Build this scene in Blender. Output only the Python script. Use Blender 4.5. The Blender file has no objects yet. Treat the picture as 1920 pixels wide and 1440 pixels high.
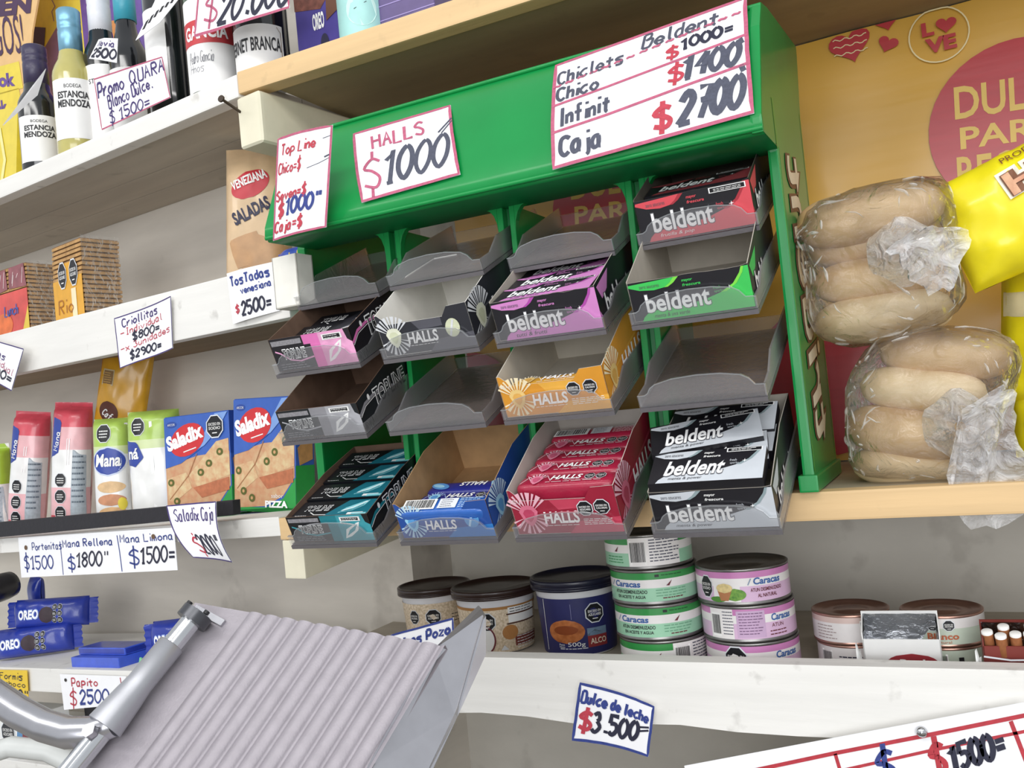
import bpy, bmesh, math, random
from mathutils import Vector as V, Matrix, noise
random.seed(11)
sc = bpy.context.scene
rad = math.radians

# ---------------------------------------------------------------- camera
FP = 1700.0
yaw, pitch, roll = rad(26.063), rad(1.989), rad(-5.619)
CF = V((-math.sin(yaw)*math.cos(pitch), math.cos(yaw)*math.cos(pitch), math.sin(pitch)))
_r = V((math.cos(yaw), math.sin(yaw), 0)); _u = _r.cross(CF)
CR = _r*math.cos(roll) + _u*math.sin(roll)
CU = _u*math.cos(roll) - _r*math.sin(roll)
CO = V((0, 0, 1.5))
cd = bpy.data.cameras.new('camera'); cam = bpy.data.objects.new('camera', cd)
sc.collection.objects.link(cam)
cd.sensor_width = 36; cd.lens = FP/1920*36; cd.clip_start = .02
m = Matrix((CR, CU, -CF)).transposed().to_4x4(); m.translation = CO
cam.matrix_world = m
sc.camera = cam

# ---------------------------------------------------------------- light
w = bpy.data.worlds.new('world'); sc.world = w; w.use_nodes = True
bg = w.node_tree.nodes['Background']; bg.inputs[0].default_value = (.93, .96, 1, 1); bg.inputs[1].default_value = .85
def lamp(name, loc, target, sx, sy, power, col=(1, .985, .96)):
    l = bpy.data.lights.new(name, 'AREA'); l.shape = 'RECTANGLE'; l.size = sx; l.size_y = sy
    l.energy = power; l.color = col
    o = bpy.data.objects.new(name, l); sc.collection.objects.link(o); o.location = loc
    o.rotation_euler = (V(target)-V(loc)).to_track_quat('-Z', 'Y').to_euler()
lamp('ceiling_tube_light', (-.35, -.55, 2.75), (-.35, .75, 1.4), 1.5, .16, 9)
lamp('ceiling_tube_light', (.9, -1.0, 2.75), (-.1, .8, 1.4), 1.3, .16, 9)
lamp('ceiling_tube_light', (-1.6, -.8, 2.75), (-1.0, .9, 1.5), 1.3, .16, 7)
lamp('front_fill_light', (.5, -2.6, 1.75), (-.4, .9, 1.4), 2.6, 1.5, 62, (.97, .985, 1))  # added fill behind the camera, brightens the shelf recesses
sc.view_settings.view_transform = 'Standard'; sc.view_settings.look = 'None'
sc.view_settings.exposure = -0.14; sc.view_settings.gamma = 1; sc.view_settings.use_curve_mapping = False

# ---------------------------------------------------------------- frames
def ray(x, y): return CR*((x-960)/FP) - CU*((y-720)/FP) + CF
def at(x, y, Y): d = ray(x, y); return CO + d*(Y/d.y)
def atd(x, y, dist): return CO + ray(x, y)*dist
def onp(x, y, P, N): d = ray(x, y); return CO + d*(N.dot(P-CO)/N.dot(d))
PHI = rad(8)
E1 = V((math.cos(PHI), -math.sin(PHI), 0)); NL = V((math.sin(PHI), math.cos(PHI), 0)); J = V((-.683, .78, 0))
def pl(x, y, o): return onp(x, y, J+NL*o, NL)              # pixel -> left bay, o metres behind its front
def la(x, y, o): return E1.dot(pl(x, y, o)-J)               # its distance along the left bay
def L(a, o, z): P = J + E1*a + NL*o; return V((P.x, P.y, z))

# ---------------------------------------------------------------- materials
def lin(c): return c/12.92 if c <= .04045 else ((c+.055)/1.055)**2.4
def hexc(h): return tuple(lin(int(h[i:i+2], 16)/255) for i in (0, 2, 4)) + (1,)
MC = {}
def mat(h, rough=.5, metal=0, var=.05, scale=60, bump=0, bs=300, spec=.5, coat=0, alpha=1, stretch=None, h2=None, dirt=0, name=None):
    key = (h, rough, metal, var, scale, bump, bs, spec, coat, alpha, stretch, h2, dirt)
    if key in MC: return MC[key]
    mt = bpy.data.materials.new(name or 'mat_'+h); mt.use_nodes = True
    n = mt.node_tree.nodes; k = mt.node_tree.links; b = n['Principled BSDF']
    b.inputs['Roughness'].default_value = rough; b.inputs['Metallic'].default_value = metal
    b.inputs['Specular IOR Level'].default_value = spec; b.inputs['Coat Weight'].default_value = coat
    b.inputs['Coat Roughness'].default_value = .12
    c = hexc(h)
    tc = n.new('ShaderNodeTexCoord'); mp = n.new('ShaderNodeMapping'); k.new(tc.outputs['Object'], mp.inputs[0])
    if stretch: mp.inputs['Scale'].default_value = stretch
    if var or h2:
        nz = n.new('ShaderNodeTexNoise'); nz.inputs['Scale'].default_value = scale; nz.inputs['Detail'].default_value = 5
        k.new(mp.outputs[0], nz.inputs[0])
        rp = n.new('ShaderNodeValToRGB'); k.new(nz.outputs[0], rp.inputs[0])
        rp.color_ramp.elements[0].position = .32; rp.color_ramp.elements[1].position = .68
        c2 = hexc(h2) if h2 else tuple(min(1, x*(1+var)) for x in c[:3])+(1,)
        rp.color_ramp.elements[0].color = tuple(x*(1-var) for x in c[:3])+(1,); rp.color_ramp.elements[1].color = c2
        src = rp.outputs[0]
        if dirt:
            nd = n.new('ShaderNodeTexNoise'); nd.inputs['Scale'].default_value = scale*3.1; nd.inputs['Detail'].default_value = 8
            k.new(tc.outputs['Object'], nd.inputs[0])
            rd = n.new('ShaderNodeValToRGB'); k.new(nd.outputs[0], rd.inputs[0])
            rd.color_ramp.elements[0].position = .62; rd.color_ramp.elements[1].position = .72
            rd.color_ramp.elements[0].color = (0, 0, 0, 1); rd.color_ramp.elements[1].color = (dirt, dirt, dirt, 1)
            mx = n.new('ShaderNodeMixRGB'); k.new(rd.outputs[0], mx.inputs[0]); k.new(src, mx.inputs[1])
            mx.inputs[2].default_value = (.12, .095, .07, 1); src = mx.outputs[0]
        k.new(src, b.inputs['Base Color'])
    else: b.inputs['Base Color'].default_value = c
    if bump:
        nb = n.new('ShaderNodeTexNoise'); nb.inputs['Scale'].default_value = bs; nb.inputs['Detail'].default_value = 4
        k.new(mp.outputs[0], nb.inputs[0])
        bp = n.new('ShaderNodeBump'); bp.inputs['Strength'].default_value = bump; bp.inputs['Distance'].default_value = .002
        k.new(nb.outputs[0], bp.inputs['Height']); k.new(bp.outputs[0], b.inputs['Normal'])
    if alpha < 1: b.inputs['Alpha'].default_value = alpha
    MC[key] = mt; return mt
def film(name, dens, col=(1, 1, 1, 1), rough=.08, bs=60, bstr=.7, streak=0, ior=1.45, bd=.01):
    mt = bpy.data.materials.new(name); mt.use_nodes = True
    n = mt.node_tree.nodes; k = mt.node_tree.links; b = n['Principled BSDF']; out = n['Material Output']
    b.inputs['Base Color'].default_value = col; b.inputs['Roughness'].default_value = rough; b.inputs['Specular IOR Level'].default_value = .9
    tr = n.new('ShaderNodeBsdfTransparent'); mx = n.new('ShaderNodeMixShader')
    tc = n.new('ShaderNodeTexCoord'); nb = n.new('ShaderNodeTexNoise'); nb.inputs['Scale'].default_value = bs; nb.inputs['Detail'].default_value = 6
    nb.inputs['Distortion'].default_value = 1.4
    k.new(tc.outputs['Object'], nb.inputs[0]); bp = n.new('ShaderNodeBump'); bp.inputs['Strength'].default_value = bstr; bp.inputs['Distance'].default_value = bd
    k.new(nb.outputs[0], bp.inputs['Height']); k.new(bp.outputs[0], b.inputs['Normal'])
    gl = n.new('ShaderNodeBsdfGlossy'); gl.inputs['Roughness'].default_value = rough; k.new(bp.outputs[0], gl.inputs['Normal'])
    gl.inputs['Color'].default_value = (1, 1, 1, 1)
    fr = n.new('ShaderNodeFresnel'); fr.inputs['IOR'].default_value = ior; k.new(bp.outputs[0], fr.inputs['Normal'])
    m2 = n.new('ShaderNodeMixShader'); k.new(fr.outputs[0], m2.inputs[0]); k.new(tr.outputs[0], m2.inputs[1]); k.new(gl.outputs[0], m2.inputs[2])
    mx.inputs[0].default_value = dens
    if streak:
        rp = n.new('ShaderNodeValToRGB'); k.new(nb.outputs[0], rp.inputs[0])
        rp.color_ramp.elements[0].position = .45; rp.color_ramp.elements[1].position = .7
        rp.color_ramp.elements[0].color = (dens,)*3+(1,); rp.color_ramp.elements[1].color = (streak,)*3+(1,)
        k.new(rp.outputs[0], mx.inputs[0])
    k.new(m2.outputs[0], mx.inputs[1]); k.new(b.outputs[0], mx.inputs[2]); k.new(mx.outputs[0], out.inputs[0])
    return mt

# ---------------------------------------------------------------- objects
def link(o, parent=None):
    sc.collection.objects.link(o)
    if parent: o.parent = parent
    return o
def tag(o, label, cat, group=None, kind=None):
    o['label'] = label; o['category'] = cat
    if group: o['group'] = group
    if kind: o['kind'] = kind
    return o
def thing(name, label, cat, loc=(0, 0, 0), rot=(0, 0, 0), group=None):
    o = bpy.data.objects.new(name, None); link(o); o.empty_display_size = .02
    o.location = loc; o.rotation_euler = rot
    return tag(o, label, cat, group)
def copy_tree(o, loc, rot, label, group=None):
    def rec(s, par):
        c = s.copy(); sc.collection.objects.link(c); c.parent = par
        for ch in s.children: rec(ch, c)
        return c
    r = rec(o, None); r.location = loc; r.rotation_euler = rot; r['label'] = label
    if group: r['group'] = group
    return r

class MB:
    def __init__(s): s.v = []; s.f = []; s.mi = []; s.sm = []; s.ms = []
    def m(s, mt):
        if mt not in s.ms: s.ms.append(mt)
        return s.ms.index(mt)
    def face(s, pts, mt, smooth=False):
        b = len(s.v); s.v += [tuple(p) for p in pts]; s.f.append(tuple(range(b, b+len(pts)))); s.mi.append(s.m(mt)); s.sm.append(smooth)
    def raw(s, vs, fs, mt, smooth=False):
        b = len(s.v); s.v += [tuple(p) for p in vs]; i = s.m(mt)
        for f in fs: s.f.append(tuple(b+j for j in f)); s.mi.append(i); s.sm.append(smooth)
    def box(s, x0, y0, z0, x1, y1, z1, mt):
        vs = [(x, y, z) for z in (z0, z1) for y in (y0, y1) for x in (x0, x1)]
        s.raw(vs, [(0, 2, 3, 1), (4, 5, 7, 6), (0, 1, 5, 4), (2, 6, 7, 3), (0, 4, 6, 2), (1, 3, 7, 5)], mt)
    def hexa(s, p, mt):      # 8 points: bottom ring 4, top ring 4
        s.raw(p, [(3, 2, 1, 0), (4, 5, 6, 7), (0, 1, 5, 4), (1, 2, 6, 5), (2, 3, 7, 6), (3, 0, 4, 7)], mt)
    def prism(s, poly, d, mt):   # extrude a list of 3d points by vector d
        a = [V(p) for p in poly]; b = [p+V(d) for p in a]; n = len(a)
        s.raw(a+b, [tuple(range(n))[::-1], tuple(range(n, 2*n))]+[(i, (i+1) % n, n+(i+1) % n, n+i) for i in range(n)], mt)
    def grid(s, P, mt, smooth=True, wrap=False):   # P[i][j]
        nu, nv = len(P), len(P[0]); vs = [p for r in P for p in r]
        fs = [(i*nv+j, i*nv+(j+1) % nv, (i+1)*nv+(j+1) % nv, (i+1)*nv+j) for i in range(nu-1) for j in range(nv if wrap else nv-1)]
        s.raw(vs, fs, mt, smooth)
    def lathe(s, prof, mt, n=36, c=(0, 0), smooth=True):
        P = [[(c[0]+r*math.cos(2*math.pi*j/n), c[1]+r*math.sin(2*math.pi*j/n), z) for j in range(n)] for r, z in prof]
        s.grid(P, mt, smooth, True)
    def tube(s, pts, r, mt, n=10, cap=True):
        pts = [V(p) for p in pts]; P = []
        for i, p in enumerate(pts):
            t = (pts[min(i+1, len(pts)-1)]-pts[max(i-1, 0)]).normalized()
            a = t.cross(V((.3, .2, .93))).normalized(); b = t.cross(a)
            rr = r[i] if isinstance(r, (list, tuple)) else r
            P.append([p+(a*math.cos(2*math.pi*j/n)+b*math.sin(2*math.pi*j/n))*rr for j in range(n)])
        s.grid(P, mt, True, True)
        if cap: s.face(P[0][::-1], mt); s.face(P[-1], mt)
    def poly(s, pts, S, mt, h=.0003):
        s.face([S(u, v, h) for u, v in pts], mt)
    def patch(s, S, u0, v0, u1, v1, mt, h=.0002, nu=8, nv=4):
        s.grid([[S(u0+(u1-u0)*i/nu, v0+(v1-v0)*j/nv, h) for j in range(nv+1)] for i in range(nu+1)], mt)
    def ribbon(s, p, wd, S, mt, h=.0004, closed=False):
        n = len(p); Lf = []; Rt = []
        for i in range(n):
            a = p[(i-1) % n] if (closed or i > 0) else p[i]; b = p[(i+1) % n] if (closed or i < n-1) else p[i]
            dx, dy = b[0]-a[0], b[1]-a[1]; l = math.hypot(dx, dy) or 1
            nx, ny = -dy/l*wd/2, dx/l*wd/2
            Lf.append(S(p[i][0]+nx, p[i][1]+ny, h)); Rt.append(S(p[i][0]-nx, p[i][1]-ny, h))
        fs = [(i, (i+1) % n, n+(i+1) % n, n+i) for i in range(n if closed else n-1)]
        s.raw(Lf+Rt, fs, mt)
    def build(s, name, parent=None, bevel=0, seg=2, loc=None, rot=None, recalc=False):
        me = bpy.data.meshes.new(name); me.from_pydata(s.v, [], s.f)
        for mt in s.ms: me.materials.append(mt)
        me.polygons.foreach_set('material_index', s.mi); me.polygons.foreach_set('use_smooth', s.sm)
        me.validate()
        if bevel or recalc:
            bm = bmesh.new(); bm.from_mesh(me)
            bmesh.ops.recalc_face_normals(bm, faces=bm.faces)
            if bevel:
                es = [e for e in bm.edges if len(e.link_faces) == 2 and e.calc_face_angle(0) > .5]
                bmesh.ops.bevel(bm, geom=es, offset=bevel, segments=seg, profile=.7, affect='EDGES', clamp_overlap=True)
            bm.to_mesh(me); bm.free()
        me.update()
        o = bpy.data.objects.new(name, me); link(o, parent)
        if loc is not None: o.location = loc
        if rot is not None: o.rotation_euler = rot
        return o
    # printed and hand-written lettering
    def text(s, t, S, u, v, wd, ht, mt, h=.0005, shear=0, bold=0, rot=0):
        vs, fs = glyphs(t, shear, bold); c, n = math.cos(rot), math.sin(rot)
        s.raw([S(u+x*wd*c-y*ht*n, v+x*wd*n+y*ht*c, h) for x, y in vs], fs, mt)
    def hand(s, t, S, u, v, wd, ht, mt, pen=.002, h=.0006, slant=.12, rot=0, jit=.25):
        st, tw = strokes(t, jit); c, n = math.cos(rot), math.sin(rot)
        for p in st:
            q = []
            for x, y in p:
                x2 = x/tw*wd+slant*y/7*ht; y2 = y/7*ht
                q.append((u+x2*c-y2*n, v+x2*n+y2*c))
            s.ribbon(q, pen*random.uniform(.85, 1.15), S, mt, h)
GC = {}
def glyphs(t, shear, bold):
    k = (t, shear, bold)
    if k not in GC:
        cu = bpy.data.curves.new('t', 'FONT'); cu.body = t; cu.shear = shear; cu.offset = bold; cu.resolution_u = 3; cu.fill_mode = 'BOTH'
        o = bpy.data.objects.new('t', cu); me = bpy.data.meshes.new_from_object(o)
        xs = [p.co.x for p in me.vertices]; ys = [p.co.y for p in me.vertices]
        x0, x1, y0, y1 = min(xs), max(xs), min(ys), max(ys)
        GC[k] = ([((a-x0)/(x1-x0), (b-y0)/(y1-y0)) for a, b in zip(xs, ys)], [tuple(p.vertices) for p in me.polygons])
        bpy.data.objects.remove(o); bpy.data.curves.remove(cu); bpy.data.meshes.remove(me)
    return GC[k]
# marker alphabet: two hex digits per point (x, y); baseline 2, x-height 6, capitals 9; '-' = straight strokes
A_ = {'A': '-02 29 42;-15 35', 'B': '-02 09;09 39 37 16;16 46 44 32 02', 'C': '48 29 08 04 22 43', 'D': '-02 09;09 39 46 43 32 02',
'E': '-49 09 02 42;-06 36', 'F': '-49 09 02;-06 36', 'G': '48 29 08 04 22 43 45;-45 25', 'H': '-02 09;-42 49;-06 46', 'I': '-22 29;-19 39;-12 32', 'J': '-19 49;39 34 21 03', 'L': '-09 02 42',
'M': '-02 09 25 49 42', 'N': '-02 09 42 49', 'O': '29 07 04 22 44 47 29', 'P': '-02 09;09 39 47 35 05', 'Q': '29 07 04 22 44 47 29;-34 51',
'R': '-02 09;09 39 47 36 06;-16 42', 'S': '48 29 07 26 44 32 03', 'T': '-09 49;-29 22', 'U': '09 03 22 43 49', 'V': '-09 22 49', 'X': '-02 49;-09 42', 'Z': '-09 49 02 42',
'a': '36 16 04 12 33 36;-36 32 42', 'b': '-09 02;05 26 44 32 03', 'c': '46 26 04 22 43', 'd': '36 16 04 12 33;-39 32', 'e': '04 44 26 04 22 43', 'f': '49 29 27 22;-06 46',
'g': '36 16 04 13 34;36 30 10', 'h': '-09 02;05 26 35 32', 'i': '-16 12;-18 19', 'j': '26 21 10;-28 29', 'k': '-09 02;-04 36;-14 32', 'l': '19 13 22', 'm': '-06 02;05 16 24 22;25 36 44 42',
'n': '-06 02;05 26 35 32', 'o': '26 04 22 44 26', 'p': '-06 00;06 36 44 23 03', 'q': '36 16 04 13 34;-36 30', 'r': '-06 02;04 26 36', 's': '46 16 05 34 32 02', 't': '28 23 32;-06 46', 'u': '06 03 22 34;-36 32',
'v': '-06 22 46', 'x': '-06 42;-02 46', 'y': '-06 23;-46 10', 'z': '-06 46 02 42', '0': '29 07 04 22 44 47 29', '1': '-07 29 22;-12 32', '2': '07 29 47 24 02;-02 42', '3': '08 29 37 26;26 44 22 03',
'4': '-39 05 45;-39 32', '5': '-49 09 06;06 36 44 22 03', '6': '39 16 04 22 44 26 05', '7': '-09 49 22;-16 46', '8': '29 07 26 44 22 04 26 47 29', '9': '46 26 08 29 47 44 22',
'$': '48 29 07 26 44 32 03;-2b 20', '=': '-06 46;-04 44', '-': '-05 45', '"': '-19 17;-39 37', '.': '-22 23', ',': '-22 11', '~': '05 17 35 47', "'": '-29 27', '!': '-29 25;-22 23', '/': '-02 49'}
def strokes(t, jit):
    out = []; x = 0
    for ch in t:
        if ch == ' ': x += 3; continue
        mx = 0; dy = random.uniform(-jit, jit); sk = random.uniform(-.05, .05)
        for st in A_[ch].split(';'):
            straight = st[0] == '-'
            p = [(int(a[0], 16), int(a[1], 16)-2) for a in st.strip('-').split()]
            mx = max([mx]+[a for a, b in p])
            if not straight and len(p) > 2:
                q = []; n = len(p)
                for i in range(n-1):
                    p0, p1, p2, p3 = p[max(i-1, 0)], p[i], p[i+1], p[min(i+2, n-1)]
                    if p[0] == p[-1]: p0 = p[i-1] if i else p[-2]; p3 = p[(i+2) % n] if i+2 < n else p[1]
                    for kx in range(4):
                        u = kx/4
                        q.append(tuple(.5*(2*b+(c-a)*u+(2*a-5*b+4*c-d)*u*u+(3*b-a-3*c+d)*u**3) for a, b, c, d in zip(p0, p1, p2, p3)))
                p = q+[p[-1]]
            out.append([(x+a+sk*b, b+dy) for a, b in p])
        x += mx+1.6
    return out, max(x-1.6, 1)
def flat(o, ux, uy):
    o = V(o); ux = V(ux).normalized(); uy = V(uy).normalized(); n = ux.cross(uy)
    return lambda u, v, h: o+ux*u+uy*v+n*h
def cyl(rf, ang=0, c=(0, 0)):      # label wrapped on a turned body: u = arc from the front, v = height
    f = rf if callable(rf) else (lambda z: rf)
    def S(u, v, h):
        r = f(v); a = ang+u/r; return V((c[0]+(r+h)*math.sin(a), c[1]-(r+h)*math.cos(a), v))
    return S
def scl(S, w, h): return lambda u, v, k: S(u*w, v*h, k)

# shared colours
WHITE = mat('f6f5f2', .7, var=.02); PAPER = mat('f4f4f6', .75, var=.02, bump=.05, bs=80)
BLACK = mat('15151a', .45, var=.1); INK = mat('24253a', .6, var=.15, scale=400); GREYINK = mat('494c5c', .6, var=.15, scale=400)
BLUEINK = mat('2f3f86', .6, var=.15, scale=400); REDINK = mat('b93a4a', .6, var=.12, scale=400); PINKINK = mat('b85a77', .6, var=.12, scale=300)
VIOLINK = mat('43346f', .6, var=.12, scale=400); CARD = mat('8a6f55', .85, var=.08, scale=90); GREYCARD = mat('b3aca0', .85, var=.05)
LITE = mat('dfe2e6', .5, var=.03); SILV = mat('a9adb3', .4, var=.05)
FOIL = mat('d4d6da', .22, metal=1, var=.05, bump=.8, bs=160); CHROME = mat('c9cbce', .16, metal=1, var=.05)
def octagon(mb, S, u, v, r, lines=('EXCESO EN', 'AZUCARES'), h=.0005, sx=1):
    mb.poly([(u+r*1.12*sx*math.cos(rad(22.5+45*i)), v+r*1.12*math.sin(rad(22.5+45*i))) for i in range(8)], S, LITE, h)
    mb.poly([(u+r*sx*math.cos(rad(22.5+45*i)), v+r*math.sin(rad(22.5+45*i))) for i in range(8)], S, BLACK, h+.0002)
    for i, t in enumerate(lines):
        mb.text(t, S, u-r*.72*sx, v+r*(.08-.36*i), r*1.44*sx, r*.26, WHITE, h+.0004, bold=.01)
    mb.patch(S, u-r*.3*sx, v-r*.62, u+r*.3*sx, v-r*.54, WHITE, h+.0004, 1, 1)
def lines(mb, S, u, v, wd, n, dv, mt, th=.0006, h=.0005):     # rows of small print
    for i in range(n):
        x = u
        while x < u+wd*random.uniform(.75, 1):
            l = random.uniform(.08, .22)*wd; mb.patch(S, x, v-dv*i, min(x+l, u+wd), v-dv*i+th, mt, h, 1, 1); x += l+wd*.03
def barcode(mb, S, u, v, wd, ht, h=.0006):
    mb.patch(S, u, v, u+wd, v+ht, WHITE, h, 1, 1); x = u+wd*.06
    while x < u+wd*.92:
        b = wd*random.choice((.012, .02, .032)); mb.patch(S, x, v+ht*.12, x+b, v+ht*.92, BLACK, h+.0002, 1, 1); x += b+wd*random.choice((.014, .024))
def star(mb, S, u, v, r, mt, h=.0007):
    mb.poly([(u+(r if i % 2 == 0 else r*.22)*math.cos(rad(45*i)), v+(r if i % 2 == 0 else r*.22)*math.sin(rad(45*i))) for i in range(8)], S, mt, h)
def ell(u, v, a, b, n=20, rot=0):
    c, s = math.cos(rot), math.sin(rot)
    return [(u+a*math.cos(2*math.pi*i/n)*c-b*math.sin(2*math.pi*i/n)*s, v+a*math.cos(2*math.pi*i/n)*s+b*math.sin(2*math.pi*i/n)*c) for i in range(n)]
# ---------------------------------------------------------------- setting
def struct(name, mb, **k):
    o = mb.build(name, **k); o['kind'] = 'structure'; return o
WALLR = mat('cbc6bc', .8, var=.09, scale=7, bump=.25, bs=40, dirt=.18, stretch=(1, 1, 1.6), name='dirty painted wall')
WALLL = mat('d6cfc4', .8, var=.13, scale=3, bump=.25, bs=14, dirt=.3, stretch=(1, 1, 5), name='whitewashed board wall')
b = MB(); b.box(-.72, 1.08, 0, 1.2, 1.16, 2.7, WALLR); struct('wall_right', b)
b = MB(); b.box(-1.6, .22, 0, -.006, .36, 2.7, WALLL); struct('wall_left', b, loc=J, rot=(0, 0, -PHI))
b = MB(); b.box(-4, -4, -.02, 3, 1.6, 0, mat('8d8880', .5, var=.1, scale=4)); struct('floor', b)

# ---------------------------------------------------------------- shelves and brackets
PINE = mat('d9b888', .6, var=.10, scale=14, bump=.15, bs=60, stretch=(.25, 3, 3), dirt=.12, name='pine board')
PINEU = mat('9c8a6a', .75, var=.16, scale=9, bump=.2, bs=30, stretch=(.3, 2, 2), dirt=.2, name='raw plywood')
WOODW = mat('e6e4df', .62, var=.05, scale=12, bump=.3, bs=26, stretch=(.35, 3, 3), dirt=.28, name='white painted wood')
WOODG = mat('bfb6a8', .75, var=.13, scale=8, bump=.3, bs=18, stretch=(.25, 2.5, 2.5), dirt=.22, name='greyed white plank')
BROWN = mat('8f7a60', .75, var=.14, scale=10, stretch=(.3, 3, 3), name='bare wood underside')
def shelf_root(label, loc, rz=0, ry=0): return thing('shelf', label, 'shelf', loc, (0, ry, rz))

# upper pine shelf over the display
r = shelf_root('pale pine shelf board above the green display, carrying the dark bottle', (-.685, .78, 1.888))
b = MB(); b.box(0, 0, 0, 1.5, .022, .025, PINE); b.build('front_edge', r, bevel=.002)
b = MB(); b.box(.04, .0222, .001, 1.5, .30, .024, PINEU); b.build('board', r)
# middle pine shelf
r = shelf_root('pine shelf board under the bread bags and the green display', (-.682, .78, 1.389))
b = MB(); b.box(0, 0, 0, 1.5, .022, .024, PINE); b.build('front_edge', r, bevel=.002)
b = MB(); b.box(.04, .0222, 0, 1.5, .30, .0235, mat('a89b86', .75, var=.14, scale=11, stretch=(.4, 2, 2), dirt=.2)); b.build('board', r)
# lower white shelf on the right
r = shelf_root('white painted shelf with a deep front board, under the cans and tubs', (-.70, .78, 1.2))
b = MB()
xs = [i*.05 for i in range(31)]
P = [[], [], [], []]
for x in xs:
    dz = .0016*math.sin(x*31)+.0012*math.sin(x*83+1)
    zt = .066+.0055*min(1, x/.72); zb = .0118+dz
    for q, (y, z) in enumerate(((0, zb), (0, zt), (.02, zt), (.02, zb))): P[q].append((x, y, z))
b.grid([P[0], P[1], P[2], P[3], P[0]], WOODW, False); b.face([P[i][0] for i in range(4)], WOODW)
b.build('front_board', r, recalc=True)
b = MB(); b.box(0, .0205, .022, 1.5, .30, .0443, WOODG); b.build('board', r)
# left bay
r = shelf_root('greyed white plank shelf carrying the wine bottles', L(-1.3, 0, 1.885), -PHI)
b = MB(); b.box(0, 0, 0, 1.297, .02, .026, WOODW); b.build('front_edge', r, bevel=.0025)
b = MB()
for y0, y1 in ((.0203, .098), (.0995, .158), (.1595, .219)): b.box(0, y0, .002, 1.295, y1, .022, WOODG)
b.build('planks', r)
r = shelf_root('shelf with a white front batten, under the cracker packs', L(-1.3, 0, 1.629), -PHI)
b = MB(); b.box(0, 0, 0, 1.348, .018, .061, WOODW); b.build('front_batten', r, bevel=.0015)
b = MB(); b.box(0, .0182, .016, 1.312, .219, .038, BROWN); b.build('board', r)
TL_ = math.atan(.035)
r = shelf_root('thin white shelf board carrying the pizza cracker boxes', L(0, 0, 1.3935), -PHI, -TL_)
b = MB(); b.box(-1.1, 0, 0, .002, .218, .021, WOODW); b.build('board', r, bevel=.001)
r = shelf_root('low white shelf carrying the blue cookie packs', L(0, 0, 1.208), -PHI, -math.atan(.06))
b = MB(); b.box(-1.1, 0, 0, -.09, .2, .033, WOODW); b.build('board', r, bevel=.0015)
r = shelf_root('lowest white shelf in the left corner, under the chocolate packs', L(0, 0, 1.075), -PHI, -math.atan(.06))
b = MB(); b.box(-1.1, 0, 0, -.02, .2, .03, WOODW); b.build('board', r, bevel=.0015)

CREAM = mat('e2dcc4', .7, var=.06, scale=20, bump=.15, bs=60)
b = MB(); b.box(-.008, .0, 1.826, .030, .20, 1.8845, CREAM)
tag(b.build('shelf_bracket', bevel=.006, seg=3, loc=J, rot=(0, 0, -PHI)), 'cream wooden bracket block under the joint of the upper shelves', 'bracket')
b = MB(); b.prism([(.004, 0, 1.347), (.004, 0, 1.3885), (.004, .215, 1.3885), (.004, .215, 1.372)], (.032, 0, 0), CREAM)
tag(b.build('shelf_bracket', bevel=.0012, loc=J, rot=(0, 0, -PHI)), 'cream tapered wooden bracket below the joint of the middle shelves', 'bracket')
b = MB(); p0 = pl(416, 186, -.028); p1 = pl(455, 213, .004); b.tube([p0, p1], .0016, mat('4a4038', .45, metal=.7)); b.tube([p0, p0+(p0-p1).normalized()*.002], .004, mat('4a4038', .45, metal=.7))
tag(b.build('nail'), 'long rusty nail sticking out of the upper bracket block', 'nail')

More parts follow.
